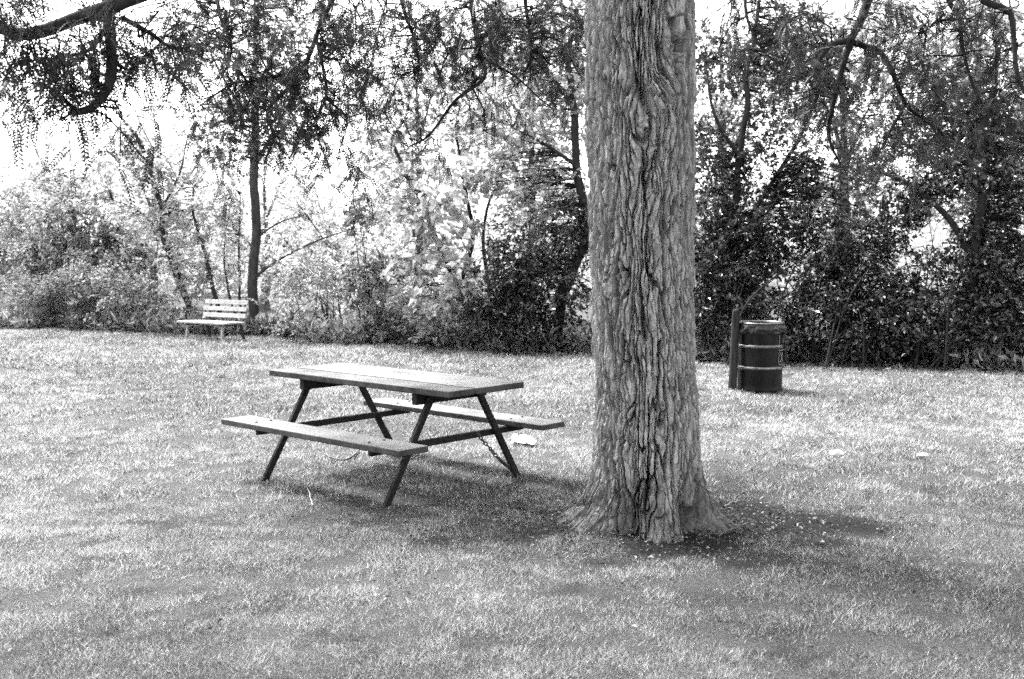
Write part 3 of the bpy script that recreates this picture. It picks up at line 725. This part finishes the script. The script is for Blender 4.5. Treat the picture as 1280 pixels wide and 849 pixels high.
    for P, R in limbs:
        V, Fc = tube_batch(P, R, 9 if R.max() > .02 else 6); mbl.add(V, Fc)
    mbl.build('limbs', M_bark_dark, root, smooth=True)
    SK = np.concatenate([np.concatenate([P, R[:, None]], 1) for P, R in limbs])
    # ---- pinnate leaf template: leaflets in pairs along the rachis (local x), drooping
    def pinnate(pairs, L_, ll, lw):
        V = []; Fc = []
        for i in range(pairs):
            t = (i + .8) / (pairs + .3); x = t * L_; z = -.35 * L_ * t * t
            s = ll * (1 - .45 * abs(t - .45))
            for sg in (-1, 1):
                x = (t + .028 * sg) * L_; z = -.35 * L_ * (x / L_) ** 2
                n = len(V)
                V += [(x - .003, 0, z), (x + .001, sg * s * .5, z + lw * .25), (x + .5 * s, sg * s * .85, z - .15 * s), (x + .013, sg * s * .45, z - lw * .1)]
                Fc.append((n, n + 1, n + 2, n + 3))
        m = len(V)
        for x0, x1 in ((0, .5), (.5, 1.)):
            n = len(V); z0 = -.35 * L_ * x0 ** 2; z1 = -.35 * L_ * x1 ** 2
            V += [(x0 * L_, -.0012, z0), (x0 * L_, .0012, z0), (x1 * L_, .0010, z1), (x1 * L_, -.0010, z1)]; Fc.append((n, n + 1, n + 2, n + 3))
        return np.array(V), np.array(Fc)
    tv, tf = pinnate(11, .155, .021, .010)
    cv, cf = pinnate(7, .22, .05, .022)
    lv = MB(); tb = MB()
    def leafs(p, d, tmpl):
        V0, F0 = tmpl
        n = len(p)
        d = nrm(d); up = nrm(np.array([0, 0, 1.]) + rng.normal(0, .45, (n, 3)))
        y = nrm(np.cross(up, d)); z = np.cross(d, y)
        sc = rng.uniform(.6, 1.25, n)[:, None, None]
        V = p[:, None] + sc * (V0[None, :, 0:1] * d[:, None] + V0[None, :, 1:2] * y[:, None] + V0[None, :, 2:3] * z[:, None])
        Fc = (np.arange(n)[:, None, None] * len(V0) + F0[None]).reshape(-1, 4)
        tone = np.clip(rng.normal(.45, .22, n), 0, 1)
        lv.add(V.reshape(-1, 3), Fc, np.repeat(tone, len(V0)))
    def clump(p, tmpl, nleaf, tw, link=True):
        """p: twig start points; each gets a drooping twig with nleaf pinnate leaves"""
        M = len(p)
        D = ((p[:, None, :] - SK[None, :, :3]) ** 2).sum(-1); j = D.argmin(1); a = SK[j, :3]
        out = nrm(p - a + rng.normal(0, .05, p.shape))
        d = nrm(out * .6 + rand_dir(M) * .8 + [0, 0, -.15])
        ln = tw * rng.uniform(.5, 1.3, M)
        mid = (a + p) / 2 + np.array([0, 0, .12]) * np.linalg.norm(p - a, axis=1, keepdims=True) + rng.normal(0, .03, p.shape)
        P = np.stack([a, (a + mid) / 2 + rng.normal(0, .03, p.shape), mid, (mid + p) / 2 + rng.normal(0, .03, p.shape), p,
                      p + d * (ln * .5)[:, None] - [0, 0, .04], p + d * ln[:, None] - np.array([0, 0, .3]) * ln[:, None]], 1)
        r = np.minimum(.0048 + .005 * np.linalg.norm(p - a, axis=1), SK[j, 3] * .8)
        Rr = np.maximum(.0012, r[:, None] * np.array([1, .9, .8, .65, .55, .4, .2]))
        V, Fc = tube_batch(P, Rr, 4); tb.add(V, Fc)
        t = np.concatenate([rng.choice([.12, .5, .95], (M, nleaf - 1)) + rng.normal(0, .03, (M, nleaf - 1)), np.ones((M, 1))], 1)
        q = p[:, None] + d[:, None] * (ln[:, None] * t)[..., None] - np.array([0, 0, .3]) * (ln[:, None] * t * t)[..., None]
        ld = nrm(d[:, None] * .4 + rng.normal(0, .75, q.shape) + [0, 0, -.30])
        leafs(q.reshape(-1, 3), ld.reshape(-1, 3), tmpl)
    def pts(blobs, per):
        out = []
        for px, py, rx, ry, Y in blobs:
            c, ax, ay, az = B(px, py, rx, ry, Y)
            n = max(3, int(per * ax * az * 30))
            out.append(c + rand_dir(n) * (rng.random(n) ** .45)[:, None] * [ax, max(.25, ay * .6), az])
        return np.concatenate(out)
    def along(sel, n, off):
        P, R = limbs[sel]; i = rng.integers(len(P) // 4, len(P), n)
        return P[i] + rng.normal(0, off, (n, 3)) + [0, 0, -.03]
    # hanging foliage in view
    near = [(40, 62, 55, 45, 4.6), (110, 80, 70, 45, 4.7), (165, 60, 45, 40, 4.9), (60, 92, 45, 22, 4.6), (20, 20, 50, 30, 4.5)]
    mid = [(270, 60, 70, 55, 7.6), (330, 90, 70, 60, 7.4), (400, 70, 60, 70, 7.4), (380, 150, 55, 45, 7.2), (300, 150, 55, 35, 7.5), (270, 190, 22, 22, 7.5), (420, 190, 28, 30, 7.3),
           (460, 60, 55, 60, 8), (520, 50, 50, 60, 8.3), (480, 130, 40, 35, 8.2), (590, 60, 45, 60, 8.6), (530, 175, 32, 22, 8.5), (640, 40, 50, 45, 9), (690, 60, 40, 60, 9), (250, 15, 120, 25, 7.8), (440, 10, 90, 25, 8), (700, 20, 50, 40, 9.2), (560, 20, 120, 30, 8.8)]
    right = [(1030, 50, 55, 50, 7.3), (1085, 40, 50, 50, 7.3), (1120, 100, 50, 50, 7.4), (1040, 140, 45, 50, 7.2), (1170, 120, 55, 50, 7.4), (1200, 50, 60, 50, 6.9), (1250, 50, 55, 55, 6.6),
             (1260, 130, 45, 55, 6.6), (1100, 185, 40, 30, 7.4), (1190, 180, 45, 30, 7.6), (990, 120, 40, 35, 7.6), (960, 50, 50, 40, 8), (1150, 20, 120, 30, 7), (900, 35, 40, 45, 8.6), (1000, 20, 90, 25, 8)]
    clump(pts(near, 14), (tv, tf), 8, .15)
    clump(pts(mid, 7.5), (tv, tf), 9, .20)
    clump(pts(right, 4.2), (tv, tf), 9, .20)
    for k in range(8, len(limbs)): clump(along(k, 9, .09), (tv, tf), 5, .18)
    # the crown overhead, mostly out of the frame, whose shade falls on the lawn
    n = 800
    u = rand_dir(n) * (rng.random(n) ** .4)[:, None]
    c = np.where(rng.random(n)[:, None] < .72, np.array([-1.2, 8.0, 6.2]) + u * [5.2, 3.2, 2.3], np.array([.3, 4.6, 6.4]) + u * [6.0, 5.2, 2.3])
    c = c[c[:, 2] > 1.6 + .30 * np.maximum(c[:, 1], 0) + 1.1]
    hole = fbm(c[:, 0] * .6, c[:, 1] * .6, c[:, 2] * .35, seed=31, o=2)
    c = c[hole > -.02]
    clump(c, (cv, cf), 6, .45)
    tb.build('twigs', M_twig, root)
    lv.build('foliage', M_leaf_locust, root)
make_big_tree()

# ------------------------------------------------------------------ picnic table
def make_table():
    c, s = math.cos(TYAW), math.sin(TYAW)
    X = np.array([c, s, 0]); Yv = np.array([-s, c, 0]); Zv = np.array([0, 0, 1.])
    AX = [X, Yv, Zv]
    def w(x, y, z): return TAB + X * x + Yv * y + Zv * z
    root = empty('picnic_table', TAB, 'weathered wooden picnic table with attached benches and dark splayed legs on the lawn', 'picnic table')
    top_m = wood_mat('weathered table planks', (26, 26, 60), .03, .165)
    # grain follows the table: rotate the texture space by building in a rotated mapping
    for m in (top_m,):
        for nd in m.node_tree.nodes:
            if nd.type == 'MAPPING':
                nd.vector_type = 'POINT'
                # first rotate into table axes, then stretch along x
                r = m.node_tree.nodes.new('ShaderNodeMapping'); r.inputs['Rotation'].default_value = (0, 0, -TYAW)
                src = nd.inputs['Vector'].links[0].from_socket
                m.node_tree.links.new(src, r.inputs['Vector']); m.node_tree.links.new(r.outputs['Vector'], nd.inputs['Vector'])
                nd.inputs['Scale'].default_value = (1.1, 15, 15)
    L, Wd, h, th = 1.875, .715, .737, .042
    edge_m = wood_mat('dark plank edges', (2, 24, 24), .015, .06)  # darker wood for every plank face that does not point up
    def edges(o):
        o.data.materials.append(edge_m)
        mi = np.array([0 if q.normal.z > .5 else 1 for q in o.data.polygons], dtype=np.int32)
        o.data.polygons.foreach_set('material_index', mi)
    # top: three wide planks, slightly uneven ends
    mb = MB(); nP = 3; pw = (Wd - (nP - 1) * .016) / nP
    for i in range(nP):
        y = -Wd / 2 + pw / 2 + i * (pw + .016)
        e = (.0, .012, -.01)[i]
        v, f = box_vf(w(e, y, h - th / 2 + (.0, .002, -.001)[i]), L, pw, th, AX)
        mb.add(v, f, (.25, .8, .5)[i])
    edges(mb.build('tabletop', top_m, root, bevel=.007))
    # battens below the top
    li = .302; fw = .63; tw_ = .20
    for sx_ in (-1, 1):
        mb = MB(); xx = sx_ * (L / 2 - li)
        v, f = box_vf(w(xx - sx_ * .047, 0, h - th - .0395), .045, Wd - .06, .075, AX); mb.add(v, f)
        mb.build('batten', M_leg, root, bevel=.004)
    # bench seats
    for sg in (-1, 1):
        mb = MB()
        v, f = box_vf(w(0, sg * .652, .423 - .02), L, .24, .04, AX); mb.add(v, f, .45 if sg < 0 else .6)
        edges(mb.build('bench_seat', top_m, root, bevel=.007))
        for sx_ in (-1, 1):
            xx = sx_ * (L / 2 - li)
            a = w(xx, sg * fw, -.01); b = w(xx, sg * tw_, h - th - .004)
            mb = MB(); v, f = beam_vf(a, b, .030, .044, X)
            mb.add(v, f); mb.build('leg', M_leg, root, bevel=.004)
    for sx_ in (-1, 1):
        mb = MB(); xx = sx_ * (L / 2 - li) - sx_ * .041
        v, f = box_vf(w(xx, 0, .423 - .04 - .0235), .034, 1.42, .043, AX); mb.add(v, f)
        mb.build('seat_support', M_leg, root, bevel=.004)
    # bolts heads on the planks
    for sx_ in (-1, 1):
        for y in (-.652, .652):
            for dy in (-.06, .06):
                V, Fc = bolt(w(sx_ * (L / 2 - li) - sx_ * .041, y + dy, .4265)); mb = MB(); mb.add(V, Fc); mb.build('bolt', M_steel, root)
    return w
def bolt(p):
    a = np.arange(8) * pi / 4
    V = np.concatenate([np.stack([np.cos(a) * .011, np.sin(a) * .011, a * 0 - .004], -1), np.stack([np.cos(a) * .008, np.sin(a) * .008, a * 0 + .003], -1), [[0, 0, .0045]]]) + p
    F4 = [(i, (i + 1) % 8, 8 + (i + 1) % 8, 8 + i) for i in range(8)]
    F3 = [(8 + i, 8 + (i + 1) % 8, 16, 16) for i in range(8)]
    return V, np.array([list(q) for q in F4])
tw_fn = make_table()

def chain(name, label, cat, pts, r, link=.035, links=True):
    P = smooth_path(pts, 120)
    d = np.concatenate([[0], np.cumsum(np.linalg.norm(np.diff(P, axis=0), axis=1))])
    n = max(3, int(d[-1] / (link * .78)))
    mb = MB()
    for i in range(n):
        t = (i + .5) / n * d[-1]
        c = np.array([np.interp(t, d, P[:, k]) for k in range(3)]); e = np.array([np.interp(min(d[-1], t + .01), d, P[:, k]) for k in range(3)])
        x = nrm(e - c + 1e-6); ref = np.array([.3, .5, .8]); y = nrm(np.cross(x, ref)); z = np.cross(x, y)
        if i % 2: y, z = z, -y
        a = np.linspace(0, 2 * pi, 13)
        loop = c + np.outer(np.cos(a) * link * .5, x) + np.outer(np.sin(a) * link * .30, y)
        V, Fc = tube_batch(loop[None], np.full((1, 13), r), 5); mb.add(V, Fc)
    return tag(mb.build(name, M_chain, origin=pts[-1], smooth=True), label, cat)
Yt = 7.6
g1 = ground(640, 592); g0 = ground(612, 598)
chain('chain', 'dark chain hanging from the right end of the picnic table to its far leg', 'chain',
      [at(597, 541, 7.35), at(602, 549, 7.35), at(612, 560, 7.3), at(624, 574, 7.22), g1 + [0, 0, .02], ground(628, 598) + [0, 0, .02], ground(617, 597) + [0, 0, .02]], .005)
mb = MB()
pr = [at(448, 566, 7.35), at(446, 573, 7.3), at(436, 579, 7.25), ground(422, 600) * 0 + at(424, 579, 7.3), at(412, 577, 7.5), at(402, 572, 7.6)]
pr = [ground(405, 572), ground(415, 577), ground(430, 580), ground(441, 575), ground(449, 567)]
pr = [p + [0, 0, .03] for p in pr] + [at(452, 560, ground(449, 567)[1]) + [0, 0, .03]]
V, Fc = tube_batch(smooth_path(pr, 40)[None], np.full((1, 40), .008), 6); mb.add(V, Fc)
tag(mb.build('rope', M_chain, origin=pr[0], smooth=True), 'short dark rope lying in the grass under the picnic table', 'rope')

# ------------------------------------------------------------------ park bench
def make_bench():
    base = ground(268, 426); yaw = math.radians(-33)
    c, s = math.cos(yaw), math.sin(yaw)
    X = np.array([c, s, 0]); Fw = np.array([s, -c, 0]); Zv = np.array([0, 0, 1.])      # Fw: the way the sitter faces
    AX = [X, -Fw, Zv]
    root = empty('park_bench', base, 'pale slatted park bench beside the straight slim tree', 'bench')
    def w(x, f, z): return base + X * x + Fw * f + Zv * z
    L = 1.14
    for k, f in enumerate((-.16, -.02, .12, .25)):
        mb = MB(); v, fc = box_vf(w(-.03 if k > 1 else 0, f, .335 - .008 * (k == 0)), L + (.08 if k > 1 else 0), .115, .034, AX); mb.add(v, fc)
        mb.build('seat_slat', M_bench_wood, root, bevel=.005)
    tl = math.radians(14)
    up = Zv * math.cos(tl) - Fw * math.sin(tl)
    for k in range(3):
        p = w(0, -.235, .40) + up * (.045 + .122 * k)
        mb = MB(); v, fc = box_vf(p, L - .04, .030, .078, [X, np.cross(up, X), up]); mb.add(v, fc); mb.build('back_slat', M_bench_wood, root, bevel=.005)
    for sg in (-1, 1):
        x = sg * (L / 2 - .13)
        mb = MB()
        def bar(a, b, ww=.035, hh=.05): v, f = beam_vf(a, b, ww, hh, X); mb.add(v, f)
        bar(w(x, .20, .316), w(x + .02 * sg, .24, -.01)); mb.build('front_leg', M_bench_wood, root, bevel=.004)
        mb = MB(); bar(w(x, -.22, .30), w(x, -.30, -.01)); mb.build('rear_leg', M_steel, root, bevel=.004)
        mb = MB(); bar(w(x, -.20, .298), w(x, .26, .298), .036, .034); mb.build('seat_rail', M_steel, root, bevel=.004)
        mb = MB(); q = w(x, -.262, .33); bar(q, q + up * .44, .034, .03); mb.build('back_post', M_steel, root, bevel=.004)
make_bench()

# ------------------------------------------------------------------ drum and post
def lathe(prof, n=72, wob=0, seed=1):
    a = np.arange(n) * 2 * pi / n
    P = np.array(prof)
    R = P[:, 0][:, None] * (1 + wob * vnoise(np.cos(a)[None] * 2 + P[:, 1][:, None] * 3, np.sin(a)[None] * 2 + 0 * P[:, 1][:, None], P[:, 1][:, None] * 4 + 0 * a[None], seed=seed))
    V = np.stack([R * np.cos(a), R * np.sin(a), np.broadcast_to(P[:, 1][:, None], R.shape)], -1).reshape(-1, 3)
    i = np.arange(len(P) * n).reshape(len(P), n); A, Bq = i[:-1], i[1:]
    return V, np.stack([A, np.roll(A, -1, 1), np.roll(Bq, -1, 1), Bq], -1).reshape(-1, 4)
def make_drum():
    Yd = ground(950, 491)[1] + .27
    base = np.array([at(950, 450, Yd)[0], Yd, 0.])
    k = Yd / F
    R = 29 * k * .985
    zt = at(950, 405.5, Yd - R)[2]
    m, nt, N = mat('dark scuffed drum paint'); L = nt.links.new
    out = N('ShaderNodeOutputMaterial'); b = N('ShaderNodeBsdfPrincipled'); tc = N('ShaderNodeTexCoord')
    n1 = N('ShaderNodeTexNoise'); n1.inputs['Scale'].default_value = 6; n1.inputs['Detail'].default_value = 8; n1.inputs['Roughness'].default_value = .7
    mp = N('ShaderNodeMapping'); mp.inputs['Scale'].default_value = (1, 1, .35)
    L(tc.outputs['Object'], mp.inputs[0]); L(mp.outputs[0], n1.inputs['Vector'])
    r = N('ShaderNodeMapRange'); r.inputs['From Min'].default_value = .45; r.inputs['From Max'].default_value = .8; r.inputs['To Min'].default_value = .002; r.inputs['To Max'].default_value = .018
    L(n1.outputs['Fac'], r.inputs['Value']); L(r.outputs[0], b.inputs['Base Color'])
    r2 = N('ShaderNodeMapRange'); r2.inputs['To Min'].default_value = .25; r2.inputs['To Max'].default_value = .6; L(n1.outputs['Fac'], r2.inputs['Value']); L(r2.outputs[0], b.inputs['Roughness'])
    b.inputs['Specular IOR Level'].default_value = .12
    L(b.outputs[0], out.inputs[0])
    root = empty('steel_drum', base, 'black steel drum used as a litter bin beside the post', 'litter bin')
    prof = [(R * .97, .0), (R * .985, .012), (R * .96, .03), (R * .96, zt - .02), (R * .985, zt - .012), (R * .985, zt), (R * .93, zt), (R * .93, zt - .3), (R * .92, .05), (.001, .04)]
    dense = []
    for i in range(len(prof) - 1):
        n = 14 if abs(prof[i + 1][1] - prof[i][1]) > .2 else 1
        for t in range(n): dense.append(tuple(np.array(prof[i]) * (1 - t / n) + np.array(prof[i + 1]) * t / n))
    dense.append(prof[-1])
    V, Fc = lathe(dense, 72, .012); mb = MB(); mb.add(V + base, Fc); mb.build('body', m, root, smooth=True)
    hoop_m = grey_mat('worn hoop steel', .06, .2, (20, 20, 20), .3, .1, 5, .6, metallic=.8)
    for zf in (.345, .665):
        z = zt * zf
        V, Fc = lathe([(R * .955, z - .02), (R * .985, z - .011), (R * 1.012, z), (R * .985, z + .011), (R * .955, z + .02)], 72, .008)
        mb = MB(); mb.add(V + base, Fc); mb.build('hoop', hoop_m, root, smooth=True)
    a = np.linspace(0, 2 * pi, 73)
    loop = np.stack([np.cos(a) * R * .985, np.sin(a) * R * .985, a * 0 + zt + .002], -1) + base
    V, Fc = tube_batch(loop[None], np.full((1, 73), .011), 8); mb = MB(); mb.add(V, Fc); mb.build('rim', hoop_m, root, smooth=True)
    # bin liner folded over the rim: a crumpled skirt
    bag, nt, N = mat('thin translucent bin liner'); L = nt.links.new
    out = N('ShaderNodeOutputMaterial'); b = N('ShaderNodeBsdfPrincipled'); b.inputs['Base Color'].default_value = (.012, .012, .012, 1)
    b.inputs['Roughness'].default_value = .22; b.inputs['Specular IOR Level'].default_value = .35; L(b.outputs[0], out.inputs[0])
    n = 220; rows = 14; a = np.arange(n) * 2 * pi / n
    A, T = np.meshgrid(a, np.linspace(0, 1, rows))
    hem = .115 + .03 * vnoise(np.cos(A) * 1.4, np.sin(A) * 1.4, seed=4) + .008 * vnoise(np.cos(A) * 6, np.sin(A) * 6, seed=5)
    Z = zt - .012 - hem * T
    cr = fbm(np.cos(A) * 7, np.sin(A) * 7, T * 2.6, seed=14, o=4)
    RR = R * 1.005 + .010 + .016 * cr * np.minimum(1, T * 3) + .012 * np.sin(T * pi)
    Vb = np.stack([RR * np.cos(A), RR * np.sin(A), Z], -1).reshape(-1, 3) + base
    i = np.arange(n * rows).reshape(rows, n); p, q = i[:-1], i[1:]
    mb = MB(); mb.add(Vb, np.stack([p, np.roll(p, -1, 1), np.roll(q, -1, 1), q], -1).reshape(-1, 4)); mb.build('liner', bag, root, smooth=True)
    # scuffed sign on the drum's right flank: an outlined panel with a cross
    mk = grey_mat('worn pale marking paint', .10, .32, (60, 60, 60), .7, 0, 4, lo2=.35, hi2=.65)
    mb = MB()
    def arc(t0, z0, t1, z1, wd=.007):
        n = 10; t = np.linspace(0, 1, n); tt = t0 + (t1 - t0) * t; zz = z0 + (z1 - z0) * t
        d = np.array([(t1 - t0) * R, z1 - z0]); d /= np.linalg.norm(d); nn = np.array([-d[1], d[0]]) * wd / 2
        rr = R * .972 + .004
        V = np.concatenate([np.stack([rr * np.cos(tt + sgn * nn[0] / R), rr * np.sin(tt + sgn * nn[0] / R), zz + sgn * nn[1]], -1) for sgn in (-1, 1)]) + base
        mb.add(V, [(i, i + 1, n + i + 1, n + i) for i in range(n - 1)])
    t0, t1 = -pi / 2 + .72, -pi / 2 + 1.25; z0, z1 = zt * .40, zt * .61
    arc(t0, z0, t1, z0); arc(t0, z1, t1, z1); arc(t0, z0, t0, z1); arc(t1, z0, t1, z1)
    arc(t0 + .13, z0 + .03, t1 - .13, z1 - .03, .012); arc(t0 + .13, z1 - .03, t1 - .13, z0 + .03, .012)
    arc(t0 + .02, zt * .70, t0 + .02, zt * .84, .008); arc(t1, zt * .70, t1, zt * .82, .006)
    mb.build('marking', mk, root)
    # post
    Yp = ground(914, 489)[1] + .04
    bp_ = np.array([at(916, 450, Yp)[0], Yp, 0.]); k = Yp / F
    htop = at(919, 386, Yp)[2]; r = 5.0 * k
    root = empty('wooden_post', bp_, 'round topped weathered wooden post standing left of the steel drum', 'post')
    prof = [(r * 1.05, -.05), (r * 1.04, .1), (r, .4), (r * .98, htop - .07), (r * .95, htop - .03), (r * .7, htop - .008), (r * .3, htop), (.002, htop + .001)]
    dn = []
    for i in range(len(prof) - 1):
        for t in range(6): dn.append(tuple(np.array(prof[i]) * (1 - t / 6) + np.array(prof[i + 1]) * t / 6))
    V, Fc = lathe(dn, 40, .06, 3)
    V[:, 0] += V[:, 2] / htop * 3.5 * k                                # leans a little to the right
    mb = MB(); mb.add(V + bp_, Fc); mb.build('shaft', M_post, root, smooth=True)
make_drum()

# ------------------------------------------------------------------ small things on the lawn
def crumple(name, label, cat, px, py, wx, wy, hgt, m, seed, n=26):
    p = ground(px, py); p[2] = gz(p[0:1], p[1:2])[0]
    u = np.linspace(-1, 1, n); U, V = np.meshgrid(u, u)
    rr = 1 + .3 * vnoise(np.arctan2(V, U) * 1.3, U * 0, seed=seed)
    X = U * wx / 2 * rr + .02 * fbm(U * 2, V * 2, seed=seed + 1); Y = V * wy / 2 * rr + .02 * fbm(U * 2 + 5, V * 2, seed=seed + 2)
    Z = .025 + hgt * (.55 + .6 * fbm(U * 1.6, V * 1.6, seed=seed + 3)) * (1.1 - .5 * (U ** 2 + V ** 2))
    Z = np.maximum(Z, .015)
    i = np.arange(n * n).reshape(n, n)
    mb = MB(); mb.add(np.stack([X, Y, Z], -1).reshape(-1, 3) + p, np.stack([i[:-1, :-1], i[:-1, 1:], i[1:, 1:], i[1:, :-1]], -1).reshape(-1, 4))
    o = mb.build(name, m, origin=p); sd = o.modifiers.new('thick', 'SOLIDIFY'); sd.thickness = .002
    return tag(o, label, cat)
crumple('paper_scrap', 'crumpled white paper scrap lying beyond the right end of the picnic table', 'paper', 653, 559, .17, .24, .05, M_paper, 5)
def stone(label, px, py, s, m, seed):
    p = ground(px, py); p[2] = gz(p[0:1], p[1:2])[0] + .012
    n, k = 20, 12
    T, Q = np.meshgrid(np.arange(n) * 2 * pi / n, np.linspace(-pi / 2, pi / 2, k))
    d = np.stack([np.cos(T) * np.cos(Q), np.sin(T) * np.cos(Q), np.sin(Q)], -1)
    r = 1 + .3 * fbm(d[..., 0] * 1.5, d[..., 1] * 1.5, d[..., 2] * 1.5, seed=seed)
    V = (d * r[..., None] * s).reshape(-1, 3); i = np.arange(n * k).reshape(k, n); a, b = i[:-1], i[1:]
    mb = MB(); mb.add(V + p, np.stack([a, np.roll(a, -1, 1), np.roll(b, -1, 1), b], -1).reshape(-1, 4))
    return tag(mb.build('pale_stone', m, origin=p, smooth=True), label, 'stone', 'pale stones on the lawn at right')
stone('larger pale stone lying on the lawn in front of the steel drum', 1045, 569, np.array([.05, .04, .03]), M_stone, 3)
stone('smaller flat pale stone lying alone at the right of the lawn', 1154, 570, np.array([.045, .035, .016]), M_stone, 9)
def stick(label, a, b, r, m, up=(.02, .02), bend=.02, group='fallen sticks'):
    pa, pb = ground(*a) + [0, 0, up[0]], ground(*b) + [0, 0, up[1]]
    md = (pa + pb) / 2 + [bend, bend, .012]
    P = smooth_path([pa, md, pb], 14); P += rng.normal(0, .003, P.shape)
    V, Fc = tube_batch(P[None], np.linspace(r, r * .45, 14)[None], 6); mb = MB(); mb.add(V, Fc)
    return tag(mb.build('stick', m, origin=pa, smooth=True), label, 'stick', group)
stick('bleached white stick in the grass in front of the near bench seat', (391, 638), (384, 617), .004, M_stick, (.03, .05), .0)
stick('long thin twig lying by the right hand root of the big trunk', (898, 676), (945, 660), .0045, M_bark_mid, (.03, .04), .03)
stick('short dark twig among the litter left of the big trunk', (612, 640), (668, 646), .012, M_bark_dark, (.02, .02), .04)
stick('short grey twig right of the big trunk, beyond the long thin one', (905, 640), (930, 632), .009, M_bark_mid, (.03, .03), .02)
